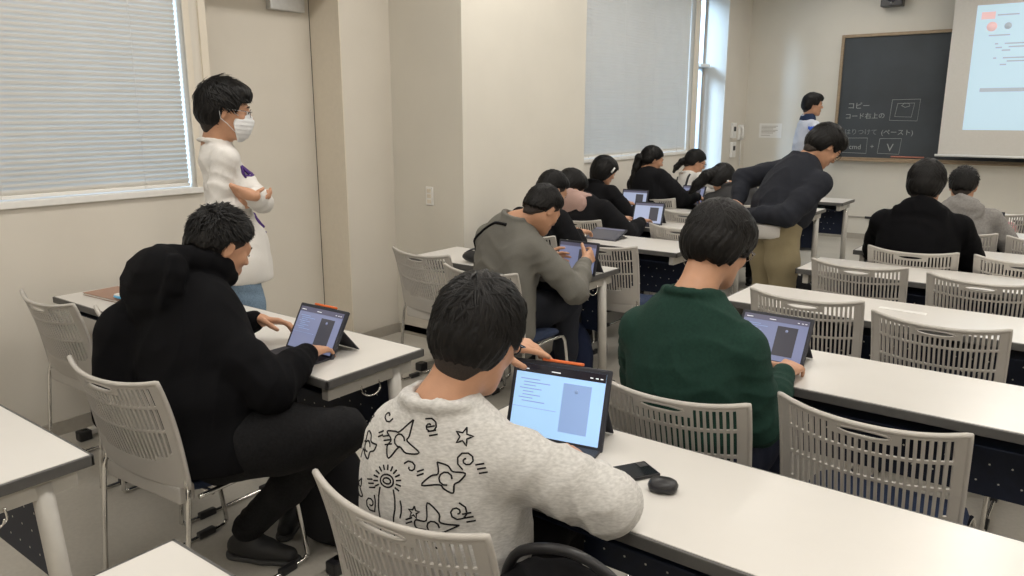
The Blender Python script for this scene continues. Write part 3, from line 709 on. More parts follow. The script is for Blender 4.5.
HL_Y = [-.16, -.10, -.05, -.025, -.010, .020, .045, .065, .085, .105, .15]
HSTY = {  # (see also the cropped under-layer)
  # hairline height as a function of front-back position; hair thickness; lock length
 'short':  dict(z=[-.030, -.030, -.020, .000, .035, .040, .045, .060, .072, .080, .09], vol=(.006, .008, .014), ln=(.025, .045), rad=.0022),
 'medium': dict(z=[-.092, -.088, -.068, -.050, .012, .005, .000, .040, .050, .055, .06], vol=(.013, .014, .020), ln=(.045, .08), rad=.0026),
 'bowl':   dict(z=[-.070, -.070, -.062, -.050, .000, -.01, -.010, .000, .025, .030, .03], vol=(.016, .016, .018), ln=(.06, .10), rad=.0026),
 'long':   dict(z=[-.12, -.12, -.11, -.10, -.08, -.06, -.03, .010, .045, .050, .05], vol=(.014, .016, .014), ln=(.08, .14), rad=.0028),
 'tied':   dict(z=[-.060, -.060, -.045, -.030, .005, .020, .030, .050, .060, .070, .08], vol=(.008, .010, .010), ln=(.05, .09), rad=.0022),
}
def head_prims(v, H, R, sc=1.0):
    T = lambda x, y, z: H+R @ (np.array([x, y, z])*sc)
    v.ell(T(0, -.012, .030), np.array([.076, .096, .088])*sc, R, .02)
    v.ell(T(0, .028, -.028), np.array([.060, .062, .082])*sc, R, .03)
    v.cone(T(0, .030, -.070), T(0, .066, -.098), .040*sc, .020*sc, .03)
    for s in (-1, 1):
        v.cone(T(.045*s, .0, -.05), T(.020*s, .060, -.092), .018*sc, .016*sc, .025)
        v.ell(T(.038*s, .062, -.022), np.array([.022, .018, .020])*sc, R, .02)
        v.ell(T(.031*s, .088, .004), np.array([.017, .012, .010])*sc, R, .008, -1)
        v.ell(T(.031*s, .078, .004), np.array([.014, .011, .012])*sc, R, .004)
    v.cone(T(-.034, .080, .024), T(.034, .080, .024), .010*sc, .010*sc, .02)
    v.cone(T(0, .086, .010), T(0, .106, -.024), .008*sc, .011*sc, .012)
    for s in (-1, 1): v.ell(T(.011*s, .098, -.028), np.array([.008, .009, .007])*sc, R, .006)
    v.cone(T(-.018, .084, -.056), T(.018, .084, -.056), .008*sc, .008*sc, .010)
    v.cone(T(-.014, .085, -.067), T(.014, .085, -.067), .008*sc, .008*sc, .006)
    for s in (-1, 1):
        Re = R @ np.array(Matrix.Rotation(.15*s, 3, 'Y') @ Matrix.Rotation(-.25, 3, 'X') @ Matrix.Rotation(-.35*s, 3, 'Z'))
        v.ell(T(.078*s, -.008, -.006), np.array([.0065, .0165, .029])*sc, Re, .006)
        v.ell(T(.086*s, -.004, -.004), np.array([.0045, .009, .018])*sc, Re, .005, -1)
def hair_obj(style, H, R, sc, parent, org, h, nl, seed, m=None, spiky=0, part=0):
    st = HSTY[style]; vx, vy, vz = st['vol']; r = np.random.default_rng(seed)
    C0 = np.array([0, -.014, .034]); rad = np.array([.077+vx, .097+vy, .088+vz])
    v = Vol(h); v.ell(H+R @ (C0*sc), rad*sc, R, .02)
    v.ell(H+R @ (np.array([0, -.045, -.01])*sc), np.array([.070+vx, .066+vy, .06+vz*.5])*sc, R, .03)
    if style == 'short': v.ell(H+R @ (np.array([0, .035, .080])*sc), np.array([.062, .058, .040])*sc, R, .02)
    if style == 'medium': v.ell(H+R @ (np.array([0, .045, .078])*sc), np.array([.070, .062, .050])*sc, R, .03)
    if style in ('bowl', 'long'):
        v.ell(H+R @ (np.array([0, .030, .050])*sc), np.array([.086, .082, .070])*sc, R, .03)
        v.ell(H+R @ (np.array([0, -.030, .0])*sc), np.array([.092, .080, .080])*sc, R, .03)
    if style == 'long': v.ell(H+R @ (np.array([0, -.035, -.06])*sc), np.array([.088, .070, .085])*sc, R, .04)
    zl = lambda y: np.interp(y, HL_Y, st['z'])
    K = r.normal(size=(3, 3))*60
    def cut(P):
        q = ((P-H) @ R)/sc
        j = .006*np.sin(q @ K[0])+.005*np.sin(q @ K[1]*1.7)
        return ((zl(q[:, 1])+j-q[:, 2])*sc).astype(f32)
    def disp(P):
        q = ((P-H) @ R)/sc; a = np.arctan2(q[:, 0], q[:, 1]+.04)
        s1 = np.sin(a*23+4*np.sin(q[:, 2]*30))*np.sin(q[:, 2]*50+a*5); return (.0022*s1+.0016*np.sin(a*57+q[:, 2]*40)).astype(f32)
    V, F = v.mesh(disp, cut); o = nobj('hair', V, F, m or M['hair'], parent, org, 1, .4)
    # cropped under-layer: fades below the longer hair
    if style in ('short', 'medium', 'tied'):
        dz = .045 if style == 'short' else .020; v = Vol(h); v.ell(H+R @ (np.array([0, -.013, .030])*sc), np.array([.0785, .0985, .09])*sc, R, .02); v.ell(H+R @ (np.array([0, -.040, -.045])*sc), np.array([.061, .062, .07])*sc, R, .02)
        def cut2(P):
            q = ((P-H) @ R)/sc; wn = np.where(q[:, 1] < -.03, .9*np.maximum(np.abs(q[:, 0])-.030, 0), 0)
            return (np.maximum((zl(q[:, 1])-dz+wn-q[:, 2]), q[:, 1]-.052)*sc).astype(f32)
        V2, F2_ = v.mesh(None, cut2); nobj('cropped_hair', V2, F2_, M['hairf'], o, org, 1, .4)
    # locks
    mb_v = []; mb_f = []; wh = nrm([.25, -.75, .75]); cnt = 0
    for _ in range(nl*3):
        if cnt >= nl: break
        n0 = nrm(r.normal(size=3))
        p0 = C0+n0*rad
        if p0[2] < zl(p0[1])+.004: continue
        cnt += 1
        t = n0-wh; t = t-n0*(t @ n0)
        t = nrm(t+r.normal(size=3)*.32+np.array([0, .0, -.15])); L = r.uniform(*st['ln']); nseg = 4; n_ = n0.copy(); pts = []
        lift = r.uniform(-.001, .005)+spiky*r.uniform(0, .010)*max(0, n0[2]+.2)
        ok = True
        for k in range(nseg+1):
            fr = k/nseg; pp = C0+n_*(rad+.0005+lift*(.3+fr*fr))
            if pp[2] < zl(pp[1])-.012: ok = False if k < 2 else ok; break
            if spiky: pp = pp+n_*spiky*.008*fr*fr
            pts.append(pp); t = t-n_*(t @ n_); n_ = nrm(n_+nrm(t)*L/nseg/.10)
        if not ok or len(pts) < 3: continue
        pts = [H+R @ (p*sc) for p in pts]; N = len(pts); base = len(mb_v); wd = st['rad']*sc*r.uniform(.7, 1.4)
        for k, p in enumerate(pts):
            tt = nrm(pts[min(k+1, N-1)]-pts[max(k-1, 0)]); out = nrm(p-(H+R @ (C0*sc))); sd = nrm(np.cross(tt, out)); out = np.cross(sd, tt)
            ww = wd*(.55+.45*math.sin(PI*min(1, (k+.6)/N)))*(1 if k < N-1 else .15)
            mb_v += [p+sd*ww*1.3, p+out*ww*.8, p-sd*ww*1.3]
        for k in range(N-1):
            for q in range(2): a = base+k*3+q; mb_f.append((a, a+1, a+4, a+3))
    if mb_v:
        me = bpy.data.meshes.new('hair_lock'); me.from_pydata([(p-np.array(org)).tolist() for p in mb_v], [], mb_f); me.polygons.foreach_set('use_smooth', [True]*len(me.polygons))
        me.materials.append(m or M['hair']); oo = bpy.data.objects.new('hair_strands', me); COL.objects.link(oo); oo.parent = o
    return o
def glasses(H, R, sc, parent, org, m):
    T = lambda x, y, z: tuple(H+R @ (np.array([x, y, z])*sc)-np.array(org)); g = MB()
    for s in (-1, 1):
        g.tube([T(s*.034+.024*math.cos(a), .103-.004*abs(math.cos(a)), .002+.017*math.sin(a)) for a in [k*2*PI/18 for k in range(18)]], .0018*sc, 6, closed=True)
        g.tube([T(s*.058, .100, .006), T(s*.074, .085, .008), T(s*.083, .0, .012), T(s*.082, -.015, -.004)], .0018*sc, 6)
    g.tube([T(-.011, .104, .006), T(0, .107, .009), T(.011, .104, .006)], .0018*sc, 6)
    o = g.build('spectacles', m, parent); l = MB()
    for s in (-1, 1): l.add([T(s*.034+.023*math.cos(a), .103, .002+.016*math.sin(a)) for a in [k*2*PI/16 for k in range(16)]], [tuple(range(16))])
    l.build('lens', M['lensT'], o); return o

def person(label, pel, yaw, head, hyaw, hpitch=.3, hroll=0, lean=.35, neck=None, shl=None, shr=None, ell_=None, elr=None, hl=None, hr=None,
           hdl=None, hdr=None, hnl=(0, 0, -1), hnr=(0, 0, -1), curl=(.5, .5), hair='medium', top='hoodie', topm=None, hoodm=None, botm=None, shoem=None, sc=1.0, hsc=1.0,
           build=1.0, legs='sit', knees=None, ankles=None, h=(.006, .007), locks=300, seed=1, spiky=0, glass=None, extra=None, inner=None, fold=1.0, hem=0.0, thumbs=(.3, .3), shw=.175, hoodz=1.0, hoodup=.03, hoodf=0.0, tops=(), hairm=None, torso=True, cloth_t=0):
    pel = np.array(pel, float); head = np.array(head, float); B = basis(yaw); rt, fw = B[:, 0], B[:, 1]; up = np.array([0, 0, 1.])
    org = (pel[0], pel[1], 0); root = empty('person', org, 0, label, 'person')
    HR = basis(hyaw, hpitch, hroll)
    if neck is None: neck = head+HR @ np.array([0, -.045, -.115])-up*.035*sc
    neck = np.array(neck, float); sp = nrm(neck-pel); Ls = np.linalg.norm(neck-pel); nf = nrm(np.cross(rt, sp))*-1
    nf = nrm(np.cross(sp, rt)); 
    if nf @ fw < 0: nf = -nf
    srt = nrm(np.cross(nf, sp)); srt = srt if srt @ rt > 0 else -srt
    shl = np.array(shl, float) if shl is not None else neck-srt*shw*sc-sp*.065*sc+nf*.02
    shr = np.array(shr, float) if shr is not None else neck+srt*shw*sc-sp*.065*sc+nf*.02
    hl = np.array(hl, float) if hl is not None else shl+fw*.3-up*.25; hr = np.array(hr, float) if hr is not None else shr+fw*.3-up*.25
    hdl = nrm(hdl if hdl is not None else hl-shl); hdr = nrm(hdr if hdr is not None else hr-shr)
    wl_, wr_ = hl-hdl*.08*sc, hr-hdr*.08*sc
    if ell_ is None: ell_, wl_ = ik(shl, wl_, .27*sc, .25*sc, -srt*.6-up*.8-fw*.2)
    if elr is None: elr, wr_ = ik(shr, wr_, .27*sc, .25*sc, srt*.6-up*.8-fw*.2)
    ell_, elr = np.array(ell_, float), np.array(elr, float)
    hipL, hipR = pel-rt*.09*sc, pel+rt*.09*sc
    if knees is None:
        if legs == 'sit': knees = [hipL+fw*.40*sc-rt*.06-up*.0, hipR+fw*.40*sc+rt*.06]; ankles = [k*np.array([1, 1, 0])+fw*-.02+np.array([0, 0, .09]) for k in knees]
        else: knees = [hipL-up*.42*sc+fw*.02-rt*.01, hipR-up*.42*sc+fw*.03+rt*.01]; ankles = [np.array([k[0], k[1], .09])-fw*.02 for k in knees]
    knees = [np.array(k, float) for k in knees]; ankles = [np.array(a, float) for a in ankles]
    BT = np.stack([srt, nf, sp], 1); b = build*sc
    hs = hsc
    # --- body: one continuous surface
    v = Vol(h[0]); head_prims(v, head, HR, hs)
    v.cone(head+HR @ (np.array([0, -.030, -.045])*hs), neck-sp*.01, .056*hs, .058*hs, .025); v.cone(neck, neck-sp*.05, .06*sc, .09*sc, .03)
    v.ell(neck-sp*.17*sc, np.array([.145, .088, .17])*b, BT, .04); v.ell(pel+sp*.16, np.array([.125, .085, .14])*b, BT, .04); v.ell(pel+up*.02, np.array([.145, .10, .10])*b, B, .04)
    for sh, el, wr, hd, hn, s, cu, th in ((shl, ell_, wl_, hdl, hnl, -1, curl[0], thumbs[0]), (shr, elr, wr_, hdr, hnr, 1, curl[1], thumbs[1])):
        v.cone(neck-sp*.06*sc, sh, .05*sc, .048*sc, .04); v.chain([sh, el, wr], [.046*sc, .036*sc, .025*sc], .02)
        if isinstance(cu, (list, tuple)): hand(v, wr, hd, hn, .5, s, sc, 1, th, fcurl=cu)
        else: hand(v, wr, hd, hn, cu, s, sc, 1, th)
    for hip, kn, an in zip((hipL, hipR), knees, ankles): v.chain([hip, kn, an], [.07*b, .048*sc, .036*sc], .03)
    V, F = v.mesh(); nobj('body', V, F, M['skin'], root, org, 1, .5)
    # eyes, brows, lips
    for s in (-1, 1):
        c = head+HR @ (np.array([.031*s, .083, .003])*hs)-np.array(org)
        e = MB().ball(c, .0115*hs, (1, .8, .55), Matrix(HR.tolist())).build('eye', M['eye'], root)
        MB().ball(c+HR @ np.array([0, .0085, -.001])*hs, .0052*hs, (1, .5, 1)).build('iris', M['iris'], e)
        MB().tube([tuple(head+HR @ (np.array([x*s, y, z])*hs)-np.array(org)) for x, y, z in ((.014, .094, .024), (.03, .094, .029), (.048, .084, .024))], [.002*hs, .0032*hs, .0015*hs], 6).build('eyebrow', hairm or M['hair'], root)
    MB().tube([tuple(head+HR @ (np.array([x, y, -.0615])*hs)-np.array(org)) for x, y in ((-.021, .084), (-.008, .0925), (.008, .0925), (.021, .084))], [.001, .003*hs, .003*hs, .001], 6).build('lip', M['lip'], root)
    hairo = hair_obj(hair, head, HR, hs, root, org, max(.0045, h[0]*.9) if locks > 500 else .006, locks, seed, hairm, spiky)
    # --- top garment
    bs = sc*(1+(build-1)*.45); tk = dict(hoodie=.030, sweat=.026, shirt=.016, coat=.028)[top]+cloth_t; v = Vol(h[1])
    v.ell(neck-sp*.17*sc, np.array([.145+tk, .09+tk, .19+tk*.5])*b, BT, .05); v.ell(pel+sp*Ls*.45, np.array([.135+tk, .095+tk, .16])*b, BT, .06)
    v.ell(pel+sp*.10, np.array([.15+tk, .11+tk, .11])*b, BT, .06)
    if hem: v.ell(pel-up*(hem*.3), np.array([.188+tk, .122+tk, hem+.12])*min(b, 1.0), B, .05)
    yk = neck-sp*.055*sc-nf*.005; v.cone(yk-srt*.03, shl+srt*.035-sp*.0, .058*sc+tk*.5, .040*sc+tk*.45, .04); v.cone(yk+srt*.03, shr-srt*.035, .058*sc+tk*.5, .040*sc+tk*.45, .04)
    v.cone(shl+srt*.01-sp*.012, shr-srt*.01-sp*.012, (.044+tk*.5)*sc, (.044+tk*.5)*sc, .05)
    v.cone(neck-sp*.05, neck-sp*.02, .075*sc+tk*.5, .062*sc+tk*.4, .04)
    fl = []
    for sh, el, wr, hd in ((shl, ell_, wl_, hdl), (shr, elr, wr_, hdr)):
        cuff = wr-nrm(wr-el)*.015
        v.chain([sh, sh*.45+el*.55, el, el*.4+cuff*.6, cuff], [(.048+tk*.62)*bs, (.046+tk*.68)*bs, (.043+tk*.66)*bs, (.037+tk*.55)*sc, (.029+tk*.32)*sc], .022)
        a1 = nrm(el-sh); a2 = nrm(wr-el)
        fl += [(el, nrm(a1+a2), .042, .0065*fold, .085), (sh*.8+el*.2+(-sp)*.03, a1, .055, .006*fold, .08), (el*.35+wr*.65, a2, .032, .0045*fold, .06), (sh*.4+el*.6, a1, .07, .004*fold, .07)]
    fl += [(pel+sp*.14, sp, .075, .006*fold, .16), (neck-sp*.22-nf*.1, nrm(sp+srt*.6), .10, .003*fold, .14), (pel+sp*.05-srt*.1, nrm(sp-srt*.5), .05, .005*fold, .1)]
    for (a_, b__, r1, r2) in tops: v.cone(a_, b__, r1, r2, .05)
    if top == 'coat' or hem: v.cone(pel+sp*.05, pel-up*hem, .15*b, .16*b, .06)
    if top == 'hoodie':   # hood lying on the back and round the neck
        hz = hoodz; hb = neck-nf*.070*sc*hz+sp*hoodup; ring = []
        for k in range(11):
            a = -2.6+5.2*k/10; ring.append(neck+nf*hoodf+sp*(hoodup+.035*hz-.085*abs(a)/2.5)+(-nf*math.cos(a)*.080+srt*math.sin(a)*.096)*sc*hz**.5)
        hv = v if hoodm is None else Vol(h[1])
        hv.chain(ring, [.030*sc*hz]*11, .012)
        hv.ell(hb-sp*.035, np.array([.130*hz, .062*hz, .080*hz])*sc, BT, .012); hv.ell(hb-sp*.075*hz-nf*.01, np.array([.095*hz, .050*hz, .055*hz])*sc, BT, .012)
        rim = [hb+srt*math.sin(a)*.128*hz*sc-sp*(.035+math.cos(a)*.088*hz)*sc-nf*(.022*math.cos(a)) for a in np.linspace(-1.7, 1.7, 12)]
        hv.chain(rim, [.020*hz*sc]*12, .014)
        fl += [(hb-sp*.04, nrm(sp+srt*.3), .06, .006*fold, .12)]
    v.cone(neck-sp*.02, neck+sp*.09+nf*.012, .057*sc, .062*sc, .008, -1)
    if top in ('sweat', 'shirt'):
        for k in range(16):
            a, a2 = 2*PI*k/16, 2*PI*(k+1)/16; q = lambda a_: neck+sp*(.026+.014*-math.cos(a_))*sc-nf*.004+(nf*math.cos(a_)*(.071 if top == 'sweat' else .067)+srt*math.sin(a_)*(.076 if top == 'sweat' else .071))*sc
            v.cone(q(a), q(a2), *((.0115,)*2 if top == 'sweat' else (.008,)*2), .012)
    elif top == 'coat':
        for k in range(11):
            a, a2 = PI/2+PI*(k)/11+0, PI/2+PI*(k+1)/11; q = lambda a_: neck+sp*.022*sc+(nf*math.cos(a_)*.066+srt*math.sin(a_)*.072)*sc
            v.cone(q(a), q(a2), .013, .013, .008); v.cone(q(a)+sp*.02, q(a2)+sp*.02, .010, .010, .010)
    W_ = wrinkle(.0045*fold, 15, seed, (1, 1, .6)); FL = folds(fl)
    zb = pel[2]-.02-hem
    V, F = v.mesh(lambda P: W_(P)+FL(P), (lambda P: (zb-P[:, 2]).astype(f32)))
    gn = dict(hoodie='hoodie', sweat='sweatshirt', shirt='shirt', coat='overshirt')[top]
    go = nobj(gn, V, F, topm, root, org, 2, .5)
    if top == 'hoodie' and hoodm is not None:
        V, F = hv.mesh(W_); nobj('hood', V, F, hoodm, root, org, 2, .5)
    # --- trousers and shoes
    v = Vol(max(h[1], .008)); v.ell(pel+up*.02, np.array([.150, .112, .10])*b, B, .05)
    fl = []
    for hip, kn, an in zip((hipL, hipR), knees, ankles):
        hr_ = .098 if legs != 'stand' else .088; v.chain([hip, hip*.5+kn*.5, kn, kn*.45+an*.55, an+up*.0], [hr_*b, (hr_-.010)*b, .070*sc, .062*sc, .055*sc], .035)
        fl += [(kn, nrm(an-kn+nrm(kn-hip)), .05, .006, .1), (an+up*.05, up, .035, .006, .07), (hip*.8+kn*.2, nrm(kn-hip), .06, .005, .1)]
    W2_ = wrinkle(.004, 13, seed+9); F2 = folds(fl); V, F = v.mesh(lambda P: W2_(P)+F2(P), lambda P: (np.minimum(.045-P[:, 2], 1)).astype(f32)); nobj('trousers', V, F, botm, root, org, 2, .5)
    for kn, an, s in zip(knees, ankles, (-1, 1)):
        fd = nrm(fw+rt*.12*s) if legs != 'tuck' else nrm(nrm(kn*np.array([1, 1, 0])-an*np.array([1, 1, 0]))+fw*.2)
        a = np.array([an[0], an[1], 0]); v = Vol(.006)
        v.chain([a-fd*.045+up*.045, a+fd*.06+up*.040, a+fd*.155+up*.032], [.040, .038, .030], .03); v.cone(a+up*.06, a+up*.09, .045, .042, .03)
        V, F = v.mesh(cut=lambda P: (.018-P[:, 2]).astype(f32)); so = nobj('shoe', V, F, shoem, root, org, 1)
        v = Vol(.006); v.chain([a-fd*.048+up*.012, a+fd*.06+up*.012, a+fd*.165+up*.012], [.044, .042, .034], .02); V, F = v.mesh(cut=lambda P: np.maximum(.001-P[:, 2], P[:, 2]-.022).astype(f32)); nobj('sole', V, F, M['sole'], so, org, 1)
    if glass: glasses(head, HR, hs, root, org, M[glass])
    return dict(root=root, org=np.array(org), neck=neck, sp=sp, nf=nf, rt=srt, pel=pel, head=head, HR=HR, hs=hs, top=go, shl=shl, shr=shr, hair=hairo, sc=sc)

# ------------------------------------------------------------------ the people
M['sole'] = mat('rubber_sole', (.05, .05, .05), .7, noise=.1)
M['spec'] = mat('black_spectacle_frame', (.012, .012, .013), .25, noise=.05); M['specs'] = mat('metal_spectacle_frame', (.35, .33, .32), .25, .8, noise=.05)
Cblack = mat('black_fleece', (.0045, .0045, .0055), .95, noise=.25, nscale=350, bump=.35, bscale=700, spec=.12); Cblack2 = mat('black_cotton', (.008, .008, .0095), .92, noise=.25, nscale=350, bump=.35, bscale=700, spec=.15)
Cheather = mat('heather_grey_jersey', (.58, .57, .55), .92, noise=.16, nscale=90, bump=.3, bscale=700, spec=.2, stretch=(1, 1, 3))
Cgreen = cloth('bottle_green_jersey', (.011, .038, .028), .14, ns=120); Cgrey = cloth('grey_twill', (.155, .150, .133), .1); Cwhite = cloth('white_cotton', (.70, .68, .65), .03)
Cblue = cloth('blue_denim', (.16, .23, .31), .25, ns=200); Ckhaki = cloth('khaki_twill', (.27, .225, .135), .08); Cblackd = mat('black_denim', (.0075, .0075, .0085), .85, noise=.5, nscale=120, bump=.5, bscale=350, spec=.2)
Cnavy = cloth('navy_knit', (.016, .018, .025), .2); Cpink = cloth('dusty_pink_fleece', (.40, .27, .235), .08); Cghood = cloth('mid_grey_fleece', (.23, .22, .21), .14, ns=90); Cdk = cloth('charcoal_wool', (.05, .05, .052), .2)
Shoe = mat('black_shoe', (.012, .012, .013), .6, noise=.1)
def V3(*a): return np.array(a, float)

# the masked man standing by the door
P1 = person('standing young man in white face mask and white shirt, arms crossed by the door', (-3.215, 2.11, .89), -.55, (-3.235, 2.10, 1.565), -.58, .10, neck=(-3.285, 2.07, 1.41),
    ell_=(-3.10, 2.165, 1.155), elr=(-3.16, 1.975, 1.13), hl=(-3.105, 2.02, 1.222), hr=(-3.06, 2.13, 1.16), hdl=(-.75, -.40, .22), hdr=(.5, .8, .05), hnl=(.5, -.5, -.6), hnr=(-.3, .3, .9), curl=(.28, .6),
    hair='medium', top='shirt', topm=Cwhite, botm=Cblue, shoem=Shoe, legs='stand', h=(.005, .0065), locks=700, seed=11, glass='specs', hem=.09, hsc=1.07, shw=.155, spiky=.6, build=.86)
# face mask
def face_mask(p):
    H, R, s, o = p['head'], p['HR'], p['hs'], p['org']; v = Vol(.0045)
    v.ell(H+R @ (V3(0, .046, -.052)*s), V3(.068, .066, .074)*s, R, .01); v.cone(H+R @ (V3(0, .09, -.01)*s), H+R @ (V3(0, .100, -.035)*s), .013*s, .018*s, .02)
    def cut(P):
        q = ((P-H) @ R)/s; return (np.maximum.reduce([(.032+.25*np.abs(q[:, 2]+.045))-q[:, 1], q[:, 2]-.006, -.124-q[:, 2]])*s).astype(f32)
    V, F = v.mesh(lambda P: (.0012*np.sin(((P-H) @ R)[:, 2]*330)).astype(f32), cut); m = nobj('face_mask', V, F, M['mask'], p['root'], o, 1)
    for sd in (-1, 1):
        T = lambda x, y, z: tuple(H+R @ (V3(x*sd, y, z)*s)-o)
        MB().tube([T(.062, .052, -.012), T(.078, .012, .012), T(.087, -.012, .022), T(.089, -.024, .0), T(.085, -.018, -.03)], .0016, 5).build('ear_loop', M['mask'], m); MB().tube([T(.058, .045, -.085), T(.078, .008, -.048), T(.085, -.018, -.03)], .0016, 5).build('ear_loop', M['mask'], m)
M['mask'] = mat('white_face_mask', (.68, .69, .70), .8, noise=.03, bump=.2, bscale=400)
face_mask(P1)
def project(p, pts_lines, c, right, up, dirv, m, name, rad=.0022, off=.0006, closed=False, flat=True):
    """lay thin printed lines on a garment: cast each point from outside along dirv"""
    me = p['top'].data; bvh = BVHTree.FromPolygons([v.co for v in me.vertices], [f.vertices for f in me.polygons]); mb = MB()
    for ln in pts_lines:
        out = []
        for (a, b) in ln:
            o_ = Vector((c+right*a+up*b-dirv*.5-p['org']).tolist()); hit, nn, _, _ = bvh.ray_cast(o_, Vector(dirv.tolist()))
            if hit is None: 
                if len(out) > 1: mb.tube(out, rad, 5)
                out = []; continue
            if nn.dot(Vector(dirv.tolist())) > 0: nn = -nn
            out.append(hit+nn*off)
        if len(out) > 1: mb.tube(out, rad, 5)
    return mb.build(name, m, p['top'])
purple = cloth('purple_print', (.10, .05, .22), .1)
sq = lambda x, y, w_, h_, n=6: [[(x-w_/2, y-h_/2+h_*k/n), (x+w_/2, y-h_/2+h_*k/n)] for k in range(n+1)]
dv = nrm(-P1['nf']+V3(0, 0, -.1)); rr = P1['rt']; c_ = P1['neck']-P1['sp']*.14+P1['nf']*.05
lines = [[(.02+.02*math.cos(a)*(1+.4*math.cos(3*a)), .028*math.sin(a)) for a in [k*2*PI/18 for k in range(19)]]]
for k in range(7): lines.append([(-.03+.012*k, -.03+.01*(k % 3)), (-.022+.012*k, .03-.008*(k % 2))])
project(P1, lines, c_, rr, V3(0, 0, 1), dv, purple, 'chest_print', .0055)
c2 = P1['neck']-P1['sp']*.40
project(P1, [[(.045*math.cos(a)-.02, .055*math.sin(a)) for a in [k*2*PI/20 for k in range(15)]], [(.0, -.02), (.012, .0), (-.01, .02)]], c2, rr, V3(0, 0, 1), dv, purple, 'waist_print', .010)
t_ = MB().tube([tuple(P1['pel']-P1['org']+V3(.10, -.04, -.14)), tuple(P1['pel']-P1['org']+V3(.11, -.045, -.19))], .008, 6).build('key_tag', M['blackp'], P1['root'])

# near black hoodie boy
P2 = person('heavyset boy in black hoodie seated in profile at the left, typing on a tablet', (-2.19, 1.27, .53), -.12, (-2.335, 1.455, 1.115), -.10, .42, neck=(-2.37, 1.34, .965), shl=(-2.62, 1.28, .85), shr=(-2.17, 1.30, .87),
    ell_=(-2.74, 1.36, .66), elr=(-1.97, 1.36, .72), hl=(-2.37, 1.69, .80), hr=(-2.06, 1.63, .765), hdl=(.75, .6, -.05), hdr=(-.35, .9, -.12), hnl=(.3, -.2, -.9), hnr=(0, 0, -1), curl=(.35, .32),
    hair='short', top='hoodie', topm=Cblack, botm=Cblackd, shoem=Shoe, legs='tuck', knees=[(-2.30, 1.60, .53), (-1.83, 1.52, .56)], ankles=[(-2.36, 1.70, .10), (-2.25, 1.42, .12)], h=(.0042, .0065), locks=2200, seed=5, spiky=.7, build=1.25, fold=1.3, cloth_t=.012, hoodz=1.42, hoodup=.085, hoodf=.035, hem=.03, tops=[((-2.52, 1.22, .83), (-2.50, 1.21, .60), .12, .15)])

# sweatshirt boy
P3 = person('boy in light grey sweatshirt with black doodle print, back to the camera, bottom centre', (-1.06, 1.16, .53), .30, (-1.027, 1.235, 1.077), .16, .40, .06, neck=(-1.045, 1.135, .945), shl=(-1.175, 1.14, .86), shr=(-.875, 1.17, .86),
    ell_=(-1.32, 1.24, .73), elr=(-.715, 1.27, .775), hl=(-1.165, 1.60, .948), hr=(-.90, 1.46, .755), hdl=(.93, .33, .0), hdr=(-.65, .75, .05), hnl=(0, .1, -1), hnr=(-.3, -.6, -.8), curl=((.12, .3, .5, .6), .45),
    hair='medium', top='sweat', topm=Cheather, botm=Cblack2, shoem=Shoe, h=(.004, .0055), locks=2600, seed=3, glass='spec', build=1.08, fold=1.1, spiky=.3, hem=.0, shw=.19, cloth_t=.004, thumbs=(.1, .3))
# doodle print on the back of the sweatshirt: stars, waves, rays, zigzag loops
def star(x, y, r, rot=0): return [(x+(r if k % 2 == 0 else r*.42)*math.sin(rot+k*PI/5), y+(r if k % 2 == 0 else r*.42)*math.cos(rot+k*PI/5)) for k in range(11)]
def loopz(x, y, s, rot, seed):
    r = random.Random(seed); n = 12; P_ = []
    for k in range(n+1):
        a = 2*PI*k/n; rad = s*(1.15 if k % 3 == 0 else .42 if k % 3 == 1 else .75)*(.7+.5*r.random()) if k < n else None
        if rad is None: P_.append(P_[0]); break
        P_.append((x+rad*math.cos(a+rot), y+rad*.8*math.sin(a+rot)))
    return P_
def dens(ln, m=.005):
    out = []
    for (a, b), (c, d) in zip(ln[:-1], ln[1:]):
        n = max(1, int(math.hypot(c-a, d-b)/m)); out += [(a+(c-a)*k/n, b+(d-b)*k/n) for k in range(n)]
    return out+[ln[-1]]
L = [star(-.135, .115, .014, .3), star(.115, .10, .019, .2), star(.02, -.06, .013, .1), star(-.12, -.105, .013, .5)]
for x, y, s, ro, sd in ((-.115, .055, .040, .3, 1), (-.02, .080, .046, 1.1, 2), (.085, .015, .046, 2.0, 3), (-.145, -.035, .034, .9, 4), (.062, -.085, .046, .2, 5), (-.13, -.16, .03, 1.4, 6)):
    L.append([tuple(q_)[:2] for q_ in curve([(a_, b__, 0) for a_, b__ in loopz(x, y, s, ro, sd)], 4)]); L.append([(x+s*.28*math.cos(a), y+s*.28*math.sin(a)) for a in [k*PI/5 for k in range(9)]])
    for k in range(3): L.append([(x+s*1.25+.004*k, y+s*.7-.008*k), (x+s*1.25+.018+.004*k, y+s*.8-.008*k)])
    for k in range(2): L.append([(x-s*1.3, y+.008*k), (x-s*1.3+.014, y+.006+.008*k)])
for k, (x, y) in enumerate(((-.06, .125), (.045, .115), (-.155, .03), (.01, .03), (-.09, -.06), (.11, -.05), (.0, -.12), (-.16, -.09), (.125, .055))):
    L.append([(x+(.003+.0016*j)*math.cos(j*.75+k), y+(.003+.0014*j)*math.sin(j*.75+k)) for j in range(9+2*(k % 3))])
sx, sy = -.045, -.005
L.append([(sx+.017*math.cos(a), sy+.013*math.sin(a)) for a in [k*PI/8 for k in range(17)]]); L.append([(sx+.010*math.cos(a), sy+.006*math.sin(a)) for a in [k*PI/6 for k in range(13)]])
for k in range(13):
    a = -.5+k*(PI+1.0)/12; L.append([(sx+.024*math.cos(a), sy+.022*math.sin(a)), (sx+.036*math.cos(a), sy+.033*math.sin(a))])
